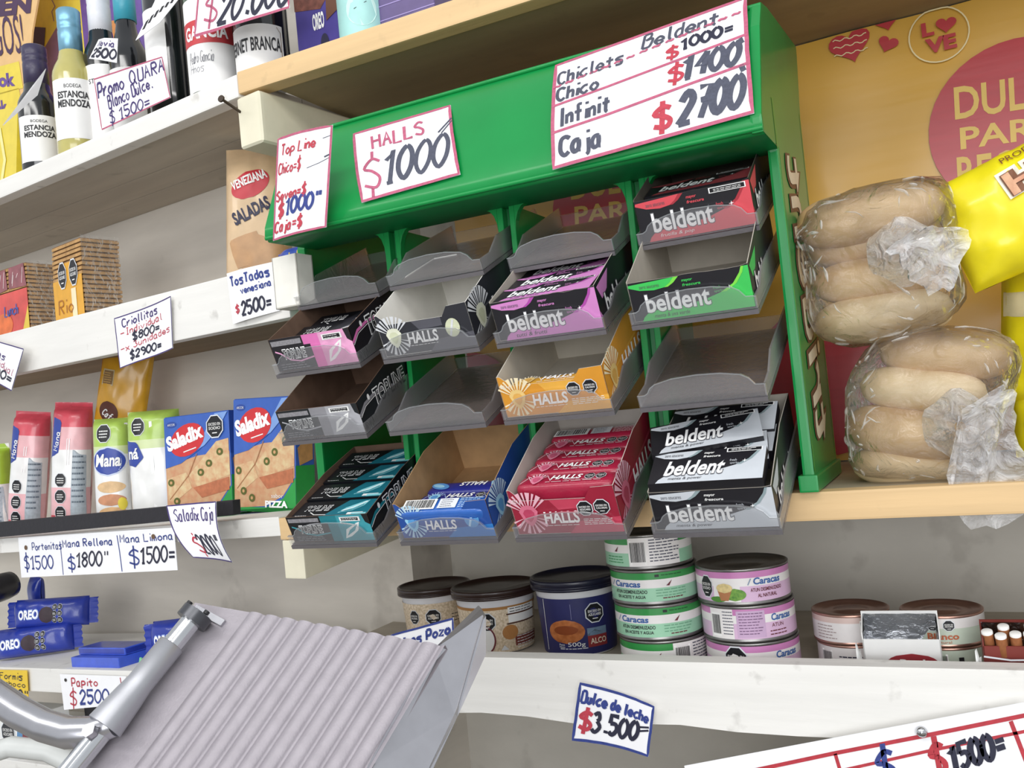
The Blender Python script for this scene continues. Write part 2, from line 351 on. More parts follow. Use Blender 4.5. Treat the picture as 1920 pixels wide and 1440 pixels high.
# ---------------------------------------------------------------- wrapping-paper poster on the wall
PX0, PX1, PZ0, PZ1 = -.588, .62, 1.414, 1.8875
OR = mat('d4a440', .34, var=.05, scale=6, bump=.5, bs=7, stretch=(.35, 1, 2.4), coat=.3, name='glossy yellow paper')
PRED = mat('b8333a', .34, var=.05, bump=.4, bs=7, stretch=(.35, 1, 2.4), coat=.3); PYEL = mat('e2bd5c', .4, var=.03); PCR = mat('ead9a8', .45, var=.03)
b = MB()
b.grid([[(PX0+(PX1-PX0)*i/60, 1.0765-.0018*(1+math.sin(i*.9)*math.cos(j*.55)), PZ0+(PZ1-PZ0)*j/16) for j in range(17)] for i in range(61)], OR)
S = lambda u, v, h: V((u, 1.0715-h, v))
def clip(pts): return [(max(PX0+.001, min(PX1, u)), max(PZ0, min(PZ1-.001, v))) for u, v in pts]
for k in (-1, 0, 1):
    cx = .088+.441*k
    b.poly(clip(ell(cx, 1.747, .089, .089, 40)), S, PRED, .0004)
    b.poly(clip(ell(cx-.225, 1.505, .07, .085, 30, .2)), S, PRED, .0004)
    if k == -1: tx = cx
    for t, u0, u1, v0, v1 in (('DULCES', -.062, .062, .018, .053), ('PARA', -.060, .035, -.014, .009), ('REGALAR', -.067, .067, -.058, -.021)):
        if cx+u1 < PX1: b.text(t, S, cx+u0, 1.747+v0, u1-u0, v1-v0, PYEL, .0008, bold=.02, rot=-.06)
    hx, hz = cx-.145, 1.887
    def heart(u, v, s, rot=0):
        pts = []
        for i in range(28):
            t = 2*math.pi*i/28; x = 16*math.sin(t)**3; y = 13*math.cos(t)-5*math.cos(2*t)-2*math.cos(3*t)-math.cos(4*t)
            x, y = x*s/16, y*s/16*.9; pts.append((u+x*math.cos(rot)-y*math.sin(rot), v+x*math.sin(rot)+y*math.cos(rot)))
        return pts
    for u, v, s, rt, wv in ((-.156, .125, .022, .15, 1), (-.118, .116, .0105, -.5, 0), (-.117, .142, .013, .1, 1)):
        b.poly(clip(heart(cx+u, 1.747+v, s, rt)), S, PRED, .0004)
        if wv:
            for q in (-.5, 0, .45):
                zz = 1.747+v+q*s*.8
                if zz < PZ1-.004: b.ribbon([(cx+u-s*.8+s*1.6*i/14, zz+.0012*math.sin(i*1.5)) for i in range(15)], .0011, S, PCR, .0007)
    lx, lz = cx-.068, 1.747+.112
    if lx > -.5:
        b.ribbon(clip(ell(lx, lz, .029, .029, 32)), .0014, S, PCR, .0006, True)
        b.text('L', S, lx-.016, lz+.001, .012, .015, PRED, .0007, bold=.05); b.poly(clip(heart(lx+.008, lz+.009, .010, -.1)), S, PRED, .0007)
        b.text('VE', S, lx-.014, lz-.018, .03, .016, PRED, .0007, bold=.05)
tag(b.build('wall_poster'), 'yellow wrapping-paper poster with red circles and hearts on the wall behind the bread', 'poster')

# ---------------------------------------------------------------- green candy display stand
GREEN = mat('0f8a42', .3, var=.05, scale=20, coat=.12, spec=.35, name='green plastic'); GREEN_SHADE = mat('0a6a36', .38, var=.06, scale=20, name='shaded green plastic')  # second green is a darker copy, shade painted into recessed faces
BX = [-.622, -.5, -.376, -.248]; YP = .78; ZB = 1.4135
rt = V((-.365, .85, ZB))
st = thing('candy_display_stand', 'tall green plastic counter display with four columns of clear trays', 'display stand', rt)
def part(b, name, **k): return b.build(name, st, loc=-rt, **k)
# header visor: curved front face, underside, top lip
prof = [(.79, 1.700), (.716, 1.698), (.711, 1.704), (.712, 1.712), (.724, 1.738), (.737, 1.768), (.752, 1.797), (.763, 1.811), (.769, 1.817), (.775, 1.820), (.80, 1.826)]
b = MB(); N = 2
for i, (x0, x1) in enumerate(((-.607, -.1135),)):
    b.grid([[(x, y, z) for y, z in prof] for x in (x0, x1)], GREEN, True)
    b.grid([[(x, y+.004, z-.004 if k > 6 else z) for k, (y, z) in enumerate(prof)] for x in (x0, x1)], GREEN_SHADE, True)
    b.face([(x0, y, z) for y, z in prof], GREEN)
    b.tube([(x0, .769, 1.8185), (x1, .769, 1.8185)], .0022, GREEN); b.tube([(x0, .7125, 1.7015), (x1, .7125, 1.7015)], .0022, GREEN)
for i in range(5): b.box(-.60+i*.1, .7748, 1.8195, -.56+i*.1, .780, 1.8222, GREEN_SHADE)
for i in range(9): b.lathe([(0, 0), (.0012, 0), (.001, .0012), (0, .0013)], GREEN_SHADE, 8, (-.6+.06*i, .745))
for v in list(range(len(b.v)-9*32, len(b.v))):
    x, y, z = b.v[v]; b.v[v] = (x, .7195+(y-.745)*.4-z*.9, 1.722+(y-.745))
part(b, 'header')
# side panels
def side(x0, x1, name, visor=True):
    b = MB()
    poly = [(x0, .778, ZB), (x0, .778, 1.70)]+([(x0, .712, 1.698), (x0, .7105, 1.712), (x0, .7495, 1.795), (x0, .769, 1.821), (x0, .80, 1.828), (x0, .972, 1.850), (x0, .970, 1.838)] if visor else [(x0, .80, 1.78)])+[(x0, .945, 1.772), (x0, .94, 1.76), (x0, .93, ZB)]
    b.prism(poly, (x1-x0, 0, 0), GREEN)
    o = part(b, name, bevel=.0022)
    b = MB(); b.box(x0-.003, .772, ZB, x1+.003, .934, ZB+.014, GREEN); f = b.build('foot', o, bevel=.0015)
    return o
side(-.622, -.612, 'side_panel', False); sp = side(-.1225, -.1130, 'side_panel')
b = MB(); S = lambda u, v, h: V((-.1130+h, .872+v*2.9, 1.43+u))
CR_ = mat('e9dfc6', .5); BR_ = mat('6b4a36', .5)
b.ribbon([(.0, .018), (.34, .022)], .001, S, mat('6fae3f', .5)); b.ribbon([(.0, -.032), (.31, -.036)], .0012, S, mat('5aa545', .5))
b.text('trident', S, .02, -.024, .262, .034, BR_, .0006, shear=.25, bold=.045)
b.text('trident', S, .0225, -.0215, .257, .029, CR_, .0010, shear=.25, bold=.012)
b.build('side_sticker', sp)['label'] = 'cream lettering running up the side'
# dividers: twin ribs with a recessed web
for x in (-.511, -.380, -.2495):
    b = MB()
    b.box(x, YP, ZB, x+.006, .895, 1.700, GREEN); b.box(x+.013, YP, ZB, x+.0185, .895, 1.700, GREEN); b.box(x+.006, YP+.009, ZB, x+.013, .895, 1.700, GREEN_SHADE)
    b.box(x-.003, YP-.004, ZB, x+.0215, .90, ZB+.012, GREEN)
    # rounded fillets where the rib meets the header
    for xx, sg in ((x, -1), (x+.0185, 1)):
        pts = [(xx, YP, 1.700), (xx, YP, 1.676)]+[(xx+sg*.012*(1-math.cos(t)), YP, 1.676+.024*math.sin(t)) for t in (.4, .8, 1.2, 1.57)]
        b.prism(pts, (0, .008, 0), GREEN)
    part(b, 'divider', bevel=.0008, seg=1)
b = MB(); b.box(-.612, .905, ZB, -.1225, .917, ZB+.02, GREEN_SHADE); part(b, 'rear_rail', bevel=.001)
# trays
TILT = rad(23); TW = .101
SMOKE = film('smoky clear tray plastic', .12, (.50, .50, .53, 1), .3, 30, .03, ior=1.22)
SMOKD = film('smoky tray edge', .86, (.15, .14, .15, 1), .25, 90, .1)
SMOKF = film('smoky tray floor', .55, (.20, .165, .15, 1), .2, 60, .1)
def tray_mesh():
    b = MB(); w = TW
    b.box(0, -.002, -.0045, w, .15, -.0008, SMOKD)
    b.face([(0.001, .0, 0), (w-.001, 0, 0), (w-.001, .149, 0), (.001, .149, 0)], SMOKF)
    fr = [(0, 0), (w, 0), (w, .010), (w*.925, .0105), (w*.885, .016), (w*.83, .0195), (w*.68, .0222), (w*.5, .0230), (w*.3, .0218), (w*.16, .0185), (w*.115, .0155), (w*.09, .0115), (w*.06, .010), (0, .010)]
    b.prism([(x, -.002, z) for x, z in fr], (0, .0018, 0), SMOKE)
    e = [(x, z) for x, z in fr[2:]]
    Sf = lambda u, v, h: V((u, -.0022-h, v))
    b.ribbon(e, .0009, Sf, mat('9fa3a6', .3, alpha=.55), .0002)
    sd = [(0, 0), (.15, 0), (.15, .020), (.045, .020), (.022, .010), (0, .010)]
    for x in (0, w-.0016):
        b.prism([(x, y, z) for y, z in sd], (.0016, 0, 0), SMOKE)
    b.prism([(0, .1485, 0), (w, .1485, 0), (w, .1485, .012), (0, .1485, .012)], (0, .0015, 0), SMOKE)
    return b
TX = [-.598, -.471, -.353, -.230]
TZ = [(.742, 1.6335), (.70, 1.5635), (.70, 1.4970), (.70, 1.3960)]
TOFF = {(2, 1): (-.004, .02), (0, 0): (0, 0), (1, 0): (0, -.024), (3, 0): (.001, .004)}
proto = None
def tray_loc(c, r): dx = {(2, 0): .0, (1, 2): -.001}.get((c, r), 0); y, z = TZ[r]; return V((TX[c]+dx, y-(.02 if (c, r) == (1, 0) else 0), z))
for c in range(4):
    for r in range(4):
        if proto is None: proto = o = tray_mesh().build('tray', st)
        else: o = proto.copy(); sc.collection.objects.link(o); o.parent = st
        o.location = tray_loc(c, r)-rt; o.rotation_euler = (TILT, 0, 0)
def TM(c, r, x=0, y=0, z=0, rx=0, ry=0, rz=0):
    from mathutils import Euler
    return Matrix.Translation(tray_loc(c, r)) @ Matrix.Rotation(TILT, 4, 'X') @ Matrix.Translation((x, y, z)) @ Euler((rx, ry, rz), 'XYZ').to_matrix().to_4x4()

# ---------------------------------------------------------------- candy cartons
def carton(w, d, front, sf, sb, back, outer, inner, t=.0007):
    """open carton: front/back are top outlines (x fraction, height), sf/sb the side heights"""
    b = MB()
    def panel(pts, n, fl=False):
        o = [V(p) for p in pts]; i = [p-V(n)*t for p in o]
        b.face(o, outer); b.face(i, inner)
        for k in range(len(o)): b.face([o[k], o[(k+1) % len(o)], i[(k+1) % len(o)], i[k]], inner)
    panel([(0, 0, 0), (w, 0, 0)]+[(x*w, 0, z) for x, z in front[::-1]], (0, -1, 0))
    panel([(0, d, 0), (w, d, 0)]+[(x*w, d, z) for x, z in back[::-1]], (0, 1, 0))
    for x, n in ((0, (-1, 0, 0)), (w, (1, 0, 0))):
        panel([(x, 0, 0), (x, d, 0), (x, d, sb), (x, d*.55, sb), (x, 0, sf)], n)
    panel([(0, 0, 0), (w, 0, 0), (w, d, 0), (0, d, 0)], (0, 0, -1))
    return b
def place(o, M, label, cat, group=None):
    o.matrix_basis = M; return tag(o, label, cat, group)
def dup(o, M, label, group=None):
    c = o.copy(); sc.collection.objects.link(c); c.matrix_basis = M; c['label'] = label
    if group: c['group'] = group
    return c
WHT = mat('eeeeec', .5, var=.02); WHB = mat('fbfbfa', .5, var=.01)
def beldent_face(b, S, w, h, col, dark, k=1.0, flav='menta & power', mark=True, shear=0):
    C1 = mat(col, .4, var=.04); C2 = mat(dark, .4, var=.04); G = mat('5a5a60', .45)
    sc_ = lambda p: [(u*w, v*h) for u, v in p]
    b.poly(sc_([(.07, 0), (.09, .10), (.13, .19), (.20, .24), (.45, .27), (.62, .34), (.76, .46), (.88, .66), (.945, .92), (.96, 1), (1, 1), (1, 0)]), S, C1, .0002)
    b.poly(sc_([(.755, .46), (.86, .62), (.925, .86), (.945, 1), (.965, 1), (.95, .86), (.89, .62), (.80, .46)]), S, C2, .0004)
    b.poly(sc_([(0.005, .88), (.1, .78), (.22, .745), (.31, .78), (.36, .87), (.40, .995), (.01, .94)]), S, C1, .0002)
    b.poly(sc_([(.31, .78), (.36, .87), (.40, .995), (.44, .995), (.39, .86), (.34, .78)]), S, C2, .0003)
    b.text('beldent', S, .125*w, .18*h, .545*w, .50*h, G, .0005, bold=.05, shear=shear)
    b.text('beldent', S, .13*w, .20*h, .535*w, .46*h, WHB, .0008, bold=.022, shear=shear)
    b.text(flav, S, .18*w, .055*h, .30*w, .10*h, mat('3a3a40', .5) if col != 'd8505a' else WHT, .0006, shear=.2)
    b.text('mayor', S, .46*w, .83*h, .09*w, .07*h, C1 if col != 'c9ced4' else WHT, .0006, bold=.02, shear=.2)
    b.text('frescura', S, .46*w, .735*h, .15*w, .07*h, C1 if col != 'c9ced4' else WHT, .0006, bold=.02, shear=.2)
    b.text('zero azucares', S, .10*w, .82*h, .17*w, .06*h, G, .0006)
    b.text('fresh', S, .70*w, .56*h, .06*w, .075*h, C1, .0006); b.text('sparks', S, .705*w, .46*h, .075*w, .075*h, C1, .0006)
    star(b, S, .83*w, .56*h, .06*h, WHB)
    if mark:
        b.patch(S, .66*w, .86*h, .97*w, .985*h, WHB, .0006, 1, 1); b.patch(S, .67*w, .875*h, .96*w, .97*h, BLACK, .0007, 1, 1); lines(b, S, .70*w, .93*h, .23*w, 2, .035*h, WHT, .012*h, .0009)
def beldent_side(b, S, d, h, col, dark):
    C1 = mat(col, .4, var=.04)
    b.poly([(.0, 0), (.0, h*.4), (.004, h*.25), (.02, 0)], S, C1, .0002); b.poly([(.004, h*.95), (.012, h*.6), (.028, h*.72), (.04, h*1.12)], S, C1, .0002)
    b.text('beldent', S, .016, h*.18, .072, h*.52, mat('5a5a60', .45), .0004, bold=.05); b.text('beldent', S, .0167, h*.2, .0706, h*.48, WHB, .0007, bold=.022)
def FS(w): return flat((0, 0, 0), (1, 0, 0), (0, 0, 1)), flat((w, 0, 0), (0, 1, 0), (0, 0, 1))
CW, CD = .096, .135
BLK = mat('1b1a20', .4, var=.08)
def beldent_box(c, r, col, dark, hf, hb, inner, label, flav, torn=True):
    fr = [(0, hf), (.4, hf)]+([(.42+.05*i, hf+random.uniform(-.0004, .0006)) for i in range(9)] if torn else [])+[(.93, hf), (1, hf*1.04)]
    b = carton(CW, CD, fr, hf*1.04, hb, [(0, hb), (1, hb)], BLK, inner)
    Sf, Ss = FS(CW); beldent_face(b, Sf, CW, hf, col, dark, flav=flav, mark=(c, r) == (3, 0)); beldent_side(b, Ss, CD, hf, col, dark)
    return place(b.build('gum_carton'), TM(c, r, .0025, .002, .0006), label, 'carton', 'gum cartons in the display trays')
beldent_box(3, 0, 'd8505a', 'a8323e', .036, .047, mat('5c554c', .85), 'black and red gum carton in the topmost tray of the right column', 'frutilla & pop')
beldent_box(3, 1, '3fc65a', '7fdc4a', .033, .052, GREYCARD, 'black and green open gum carton in the right column', 'menta & uva verde')
beldent_box(2, 1, 'd488c8', 'b04aa8', .035, .047, GREYCARD, 'black and pink gum carton beneath the empty tray', 'tutti & frutti')
beldent_box(3, 3, 'c9ced4', '8fa0a4', .034, .050, GREYCARD, 'black and silver gum carton, lowest in the right column', 'menta & power', torn=False)
# stick-gum packs
def gum_pack(col, dark, flav, w=.089, h=.037, t=.010):
    b = MB(); b.box(0, 0, 0, w, h, t, BLK); S = flat((0, 0, t), (1, 0, 0), (0, 1, 0))
    b2 = MB(); b2.box(0, 0, 0, w, h, t, BLK)
    beldent_face(b, S, w, h, col, dark, flav=flav, shear=.25)
    return b.build('gum_pack', bevel=.0008, seg=1)
gb = 'silver and black gum packs'
def gp(x, y, z, rx, rz): return TM(3, 3, x, y, z, rx, 0, rz)
k = place(gum_pack('c9ced4', '8fa0a4', 'menta & power'), gp(.0045, .003, .0335, rad(13), 0), 'black and silver gum pack lying foremost in its carton', 'gum pack', gb)
dup(k, gp(.006, .020, .0335, rad(11), rad(8)), 'silver gum pack lying crooked between the front pack and the middle one')
dup(k, gp(.002, .034, .0430, rad(13), rad(13)), 'tilted black and silver gum pack lying across the middle of the pile')
dup(k, gp(.005, .052, .0300, rad(9), 0), 'black and silver gum pack half hidden under the tilted pack')
dup(k, gp(.0045, .078, .0370, rad(13), 0), 'rearmost black and silver gum pack against the carton back')
gk = 'pink and black gum packs'
k = place(gum_pack('d488c8', 'b04aa8', 'tutti & frutti', h=.03), TM(2, 1, .0045, .004, .0255, rad(3)), 'pink and black gum pack foremost in the pink carton', 'gum pack', gk)
dup(k, TM(2, 1, .0045, .036, .0255, rad(3)), 'middle pink and black gum pack in the pink carton'); dup(k, TM(2, 1, .0045, .068, .0255, rad(3)), 'rearmost pink and black gum pack in the pink carton')
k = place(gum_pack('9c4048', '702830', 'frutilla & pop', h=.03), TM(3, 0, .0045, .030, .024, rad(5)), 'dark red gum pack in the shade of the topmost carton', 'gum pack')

def halls_burst(b, S, cu, cv, r, mt, n=11, a0=.3, a1=2.8):
    for i in range(n):
        a = a0+(a1-a0)*i/(n-1); wd = r*(.05+.05*(i % 2))
        b.poly([(cu+.25*r*math.cos(a), cv+.25*r*math.sin(a)), (cu+r*math.cos(a)-wd*math.sin(a), cv+r*math.sin(a)+wd*math.cos(a)), (cu+r*math.cos(a)+wd*math.sin(a), cv+r*math.sin(a)-wd*math.cos(a))], S, mt, .0003+.00002*i)
def drop(b, S, u, v, r, mt, mt2):      # lozenge-shaped candy
    b.poly([(u+r*x, v+r*y) for x, y in ((-.85, .35), (-.5, .85), (0, .95), (.5, .85), (.85, .35), (.55, -.5), (.1, -1), (-.1, -1), (-.55, -.5))], S, mt, .0006)
    b.poly([(u+r*x*.6, v+r*y*.6) for x, y in ((-.85, .35), (-.5, .85), (0, .95), (.5, .85), (.85, .35), (.55, -.5), (.1, -1), (-.1, -1), (-.55, -.5))], S, mt2, .0008)
def halls_box(c, r, base, base2, light, cand, cand2, inner, label, hf, hb, octs=True, weight=True, side=None):
    O = mat(base, .38, var=.05); O2 = mat(base2, .38, var=.05); Lm = mat(light, .4); C1 = mat(cand, .35); C2 = mat(cand2, .35, var=.1)
    lo = hf*.76
    b = carton(CW, CD, [(0, hf), (.03, hf), (.13, lo), (.72, lo), (.79, hf*.98), (1, hf)], hf, hb, [(0, hb), (.28, hb), (.36, hb*.88), (1, hb*.88)], O, inner)
    Sf, Ss = FS(CW); w = CW
    b.poly([(.5*w, 0), (.62*w, lo*.35), (w, lo*.45), (w, 0)], Sf, O2, .00015); b.poly([(.38*w, lo*.99), (.45*w, lo*.7), (.7*w, lo*.75), (.70*w, lo*.99)], Sf, O2, .00015)
    halls_burst(b, Sf, .16*w, .45*hf, .5*hf, Lm, 9, .7, 2.6); halls_burst(b, Sf, .16*w, .42*hf, .40*hf, Lm, 9, 3.5, 6.0)
    drop(b, Sf, .16*w, .44*hf, .24*hf, C1, C2)
    b.text('HALLS', Sf, .295*w, .24*hf, .335*w, .27*hf, WHB, .0008, bold=.03, shear=.1); b.lathe([(0, 0)], O, 3)
    lines(b, Sf, .31*w, .19*hf, .3*w, 1, .001, WHT, .0005, .0006)
    if weight: b.text('302,4 g', Sf, .02*w, .70*hf, .09*w, .10*hf, WHT, .0008)
    if octs:
        octagon(b, Sf, .70*w, .55*hf, .155*hf, h=.0008); octagon(b, Sf, .855*w, .57*hf, .155*hf, ('EXCESO EN', 'CALORIAS'), h=.0008)
        lines(b, Sf, .66*w, .30*hf, .3*w, 4, .0016, WHT)
    else:
        b.poly(ell(.80*w, .48*hf, .075*w, .22*hf, rot=-.3), Sf, C2, .0005); b.ribbon([(.76*w, .30*hf), (.82*w, .66*hf)], .002, Sf, Lm, .0007)
    for q in range(3): b.poly([(.03, hf*(.1+.25*q)), (.12, hf*(.2+.3*q)), (.12, hf*(.27+.3*q)), (.03, hf*(.14+.25*q))], Ss, O2, .0002)
    halls_burst(b, Ss, .022, .55*hf, .62*hf, Lm, 11, .5, 2.7); halls_burst(b, Ss, .022, .48*hf, .5*hf, Lm, 9, 3.7, 5.8); drop(b, Ss, .022, .5*hf, .30*hf, C1, C2)
    b.text('HALLS', Ss, .046, .30*hf, .062, .42*hf, WHB, .0008, bold=.03, shear=.15)
    if side: side(b)
    return place(b.build('candy_carton'), TM(c, r, .0025, .002, .0006), label, 'carton', 'cough-drop cartons in the display trays')
halls_box(1, 1, '2b2c33', '55555d', 'd9dbde', 'e3e5cf', 'cfd3b4', mat('e9e6df', .8, var=.03), 'dark grey cough-drop carton with a white inside', .040, .056, octs=False, weight=False)
halls_box(2, 2, 'd9952f', 'e5ac45', 'f2e3bd', 'e8c67e', 'dba956', mat('cdc6b8', .8, var=.03), 'honey-orange cough-drop carton under the pink gum carton', .038, .052)
halls_box(1, 3, '234f9e', '2f7cc4', 'bcdcf0', '9cd3ee', '5a9fd6', mat('b08c62', .85, var=.08, scale=80), 'blue cough-drop carton, mostly empty, in the lowest tray row', .036, .052, octs=False, weight=False,
    side=lambda b: b.patch(flat((0, 0, .0002), (1, 0, 0), (0, 1, 0)), .066, .060, .090, .084, mat('25231f', .8), .0006, 1, 1))
halls_box(2, 3, '9a2038', 'c04058', 'eab6c4', 'd7708a', 'b8405f', mat('c4bdb4', .8, var=.03), 'cherry-red cough-drop carton full of stick packs', .043, .056)
def stick(base, base2, light, cand, cand2, kind='front'):
    """wax-paper stick of drops, length along x, printed on top"""
    w, q = .089, .0205; O = mat(base, .3, var=.08, bump=.3, bs=120, coat=.3); O2 = mat(base2, .35)
    b = MB(); P = []
    for i, x in enumerate((0, .0012, .004, .01, .03, .06, .079, .085, .0878, .089)):
        s = (.55, .8, .95, 1, 1, 1, 1, .95, .8, .55)[i]; ring = []
        for j in range(16):
            a = 2*math.pi*j/16+math.pi/16; cx = math.copysign(abs(math.cos(a))**.45, math.cos(a)); cy = math.copysign(abs(math.sin(a))**.45, math.sin(a))
            ring.append((x, q/2+cx*q/2*s*.99, q/2+cy*q/2*s*.99))
        P.append(ring)
    b.grid(P, O, True, True); b.face(P[0], O); b.face(P[-1][::-1], O)
    S = flat((0, 0, q), (1, 0, 0), (0, 1, 0)); Lm = mat(light, .4); C1 = mat(cand, .35); C2 = mat(cand2, .35, var=.1)
    if kind == 'front':
        for x, y in ((.0045, .004), (.008, .017), (.026, .017)): b.ribbon([(x, y), (x+.006, y-.010 if y > .01 else y+.012)], .0006, S, Lm, .0004)
        halls_burst(b, S, .018, .0105, .0095, Lm, 7, .5, 2.6); drop(b, S, .018, .0095, .0072, C1, C2)
        b.text('HALLS', S, .031, .0085, .0285, .0072, WHB, .0006, bold=.03, shear=.2)
        octagon(b, S, .0665, .0115, .0043, h=.0006); octagon(b, S, .0765, .0115, .0043, ('EXCESO EN', 'CALORIAS'), h=.0006)
        lines(b, S, .028, .0045, .05, 1, .002, WHT, .0006, .0006); lines(b, S, .045, .0066, .03, 1, .002, Lm, .0005, .0006)
    elif kind == 'rev':
        b.poly(ell(.014, .010, .011, .0055, rot=-.35), S, C2, .0004); b.poly(ell(.012, .0105, .0075, .0028, rot=-.35), S, C1, .0006)
        drop(b, S, .074, .012, .0075, C1, C2); b.text('HALLS', S, .0635, .016, .0285, .0072, WHB, .0006, bold=.03, shear=.2, rot=math.pi)
    else:
        barcode(b, S, .004, .004, .034, .0125); b.patch(S, .041, .0045, .060, .0165, LITE, .0006, 1, 1); lines(b, S, .0435, .014, .012, 4, .0026, GREYINK, .0006, .0008)
        lines(b, S, .062, .0155, .024, 6, .0021, Lm, .0008)
    return b.build('cough_drop_stick')
rp = ('a3223f', 'c04058', 'f0cdd6', 'e58aa2', 'd2607f'); gr = 'cherry-red cough-drop sticks'
a = stick(*rp); bb = stick(*rp, 'bar'); bb.data.name = 'cough_drop_stick'
nm = ['foremost cherry-red stick in the top layer of its carton', 'second cherry-red stick from the front of its carton', 'third cherry-red stick from the front of its carton', 'fourth cherry-red stick, just before the one showing its barcode']
for i in range(4):
    M = TM(2, 3, .006, .010+.0222*i, .0222)
    place(a, M, nm[0], 'cough drops', gr) if i == 0 else dup(a, M, nm[i])
place(bb, TM(2, 3, .006, .010+.0222*4, .0225), 'cherry-red stick turned to show its white barcode, rearmost', 'cough drops', gr)
for i in range(5): dup(a, TM(2, 3, .006, .004+.0222*i, .0012), 'cherry-red stick in the lower layer, seen just over the carton front' if i == 0 else 'cherry-red stick hidden in the lower layer of the full carton', gr)
bp_ = ('2a2f86', '3a55b0', 'a9c4ee', '9ed4f0', '5a9ada'); gr = 'blue cough-drop sticks'
a = stick(*bp_); bb = stick(*bp_, 'rev'); cc = stick('2c62b4', '3a75c0', 'b8d4ee', '9ed4f0', '5a9ada', 'bar')
place(cc, TM(1, 3, .0055, .004, .0085, rad(14)), 'blue stick with a white barcode at the front of the blue carton', 'cough drops', gr)
place(a, TM(1, 3, .006, .0275, .0012), 'violet-blue stick lying upright behind the barcode stick', 'cough drops', gr)
place(bb, TM(1, 3, .006, .0495, .0012, 0, 0, rad(-1)), 'violet-blue stick lying upside down, rearmost of three', 'cough drops', gr)
a = stick('d9a23a', 'e5b860', 'f6ead0', 'e8c67e', 'dba956')
place(a, TM(2, 2, .006, .006, .0065), 'honey-yellow stick peeking over the orange carton front', 'cough drops')

# Top-line style gum cartons
def top_box(c, r, band, light, dark, hf, hb, inner, label):
    O = mat(dark, .38, var=.08); B1 = mat(band, .4, var=.05); L1 = mat(light, .4, var=.12, scale=90)
    b = carton(CW, CD, [(0, hf), (1, hf)], hf, hb, [(0, hb), (1, hb)], O, inner); Sf, Ss = FS(CW); w = CW
    b.poly([(.50*w, 0), (.50*w, hf*.72), (.42*w, hf*.72), (.42*w, hf), (.62*w, hf), (.62*w, 0)], Sf, B1, .0002)
    b.poly([(.62*w, 0), (.62*w, hf), (.93*w, hf), (.95*w, hf*.7), (w, hf*.6), (w, 0)], Sf, L1, .0002)
    b.patch(Sf, .66*w, hf*.76, .90*w, hf*.93, WHT, .0005, 1, 1); b.patch(Sf, .68*w, hf*.79, .88*w, hf*.90, BLACK, .0006, 1, 1); lines(b, Sf, .69*w, hf*.86, .18*w, 2, hf*.06, WHT, .0005, .0008)
    b.poly([(.66*w, hf*.1), (.70*w, hf*.45), (.84*w, hf*.68), (.88*w, hf*.72), (.84*w, hf*.40), (.74*w, hf*.18)], Sf, WHT, .0004); b.poly([(.69*w, hf*.2), (.74*w, hf*.42), (.85*w, hf*.64), (.80*w, hf*.40)], Sf, L1, .0006)
    b.patch(Sf, .02*w, hf*.78, .40*w, hf*.93, mat('8c8a8e', .5, var=.2, scale=500), .0003, 1, 1)
    b.ribbon([(.04*w, hf*.62), (.1*w, hf*.55), (.2*w, hf*.33), (.32*w, hf*.26), (.5*w, hf*.34)], .0015, Sf, L1, .0004)
    b.text('TOPLINE', Sf, .13*w, hf*.34, .29*w, hf*.34, WHB, .0006, bold=.05, shear=.1); b.text('TOPLINE', Sf, .136*w, hf*.37, .278*w, hf*.28, O, .0009, bold=.0, shear=.1)
    lines(b, Sf, .06*w, hf*.2, .35*w, 3, hf*.07, mat('8c8a8e', .5), .0006)
    b.ribbon([(0, hf*.55), (.012, hf*.78), (.03, hf*.86), (.05, hf*.82), (.07, hf*.6)], .003, Ss, B1, .0003); b.ribbon([(0, hf*.48), (.012, hf*.70), (.03, hf*.78), (.05, hf*.74)], .0007, Ss, WHT, .0005)
    b.text('TOPLINE', Ss, .028, hf*.42, .062, hf*.62, WHB, .0006, bold=.05, shear=.1); b.text('TOPLINE', Ss, .029, hf*.46, .060, hf*.54, O, .0009, bold=0, shear=.1)
    b.poly(ell(.02, hf*.9, .002, .003), Ss, WHT, .0006)
    return place(b.build('gum_carton'), TM(c, r, .0025, .002, .0006), label, 'carton', 'gum cartons in the display trays')
BRC = mat('6f5646', .85, var=.12, scale=70)
top_box(0, 1, 'dd74b4', 'e8a6cc', '1f1d22', .034, .046, BRC, 'black and pink gum carton in the left column')
top_box(0, 2, '8c8b90', 'a9a9ae', '1c2024', .030, .046, BRC, 'black and grey empty gum carton in the left column')
top_box(0, 3, '187a86', '3d9aa6', '131519', .028, .036, BRC, 'black and teal gum carton, lowest in the left column')
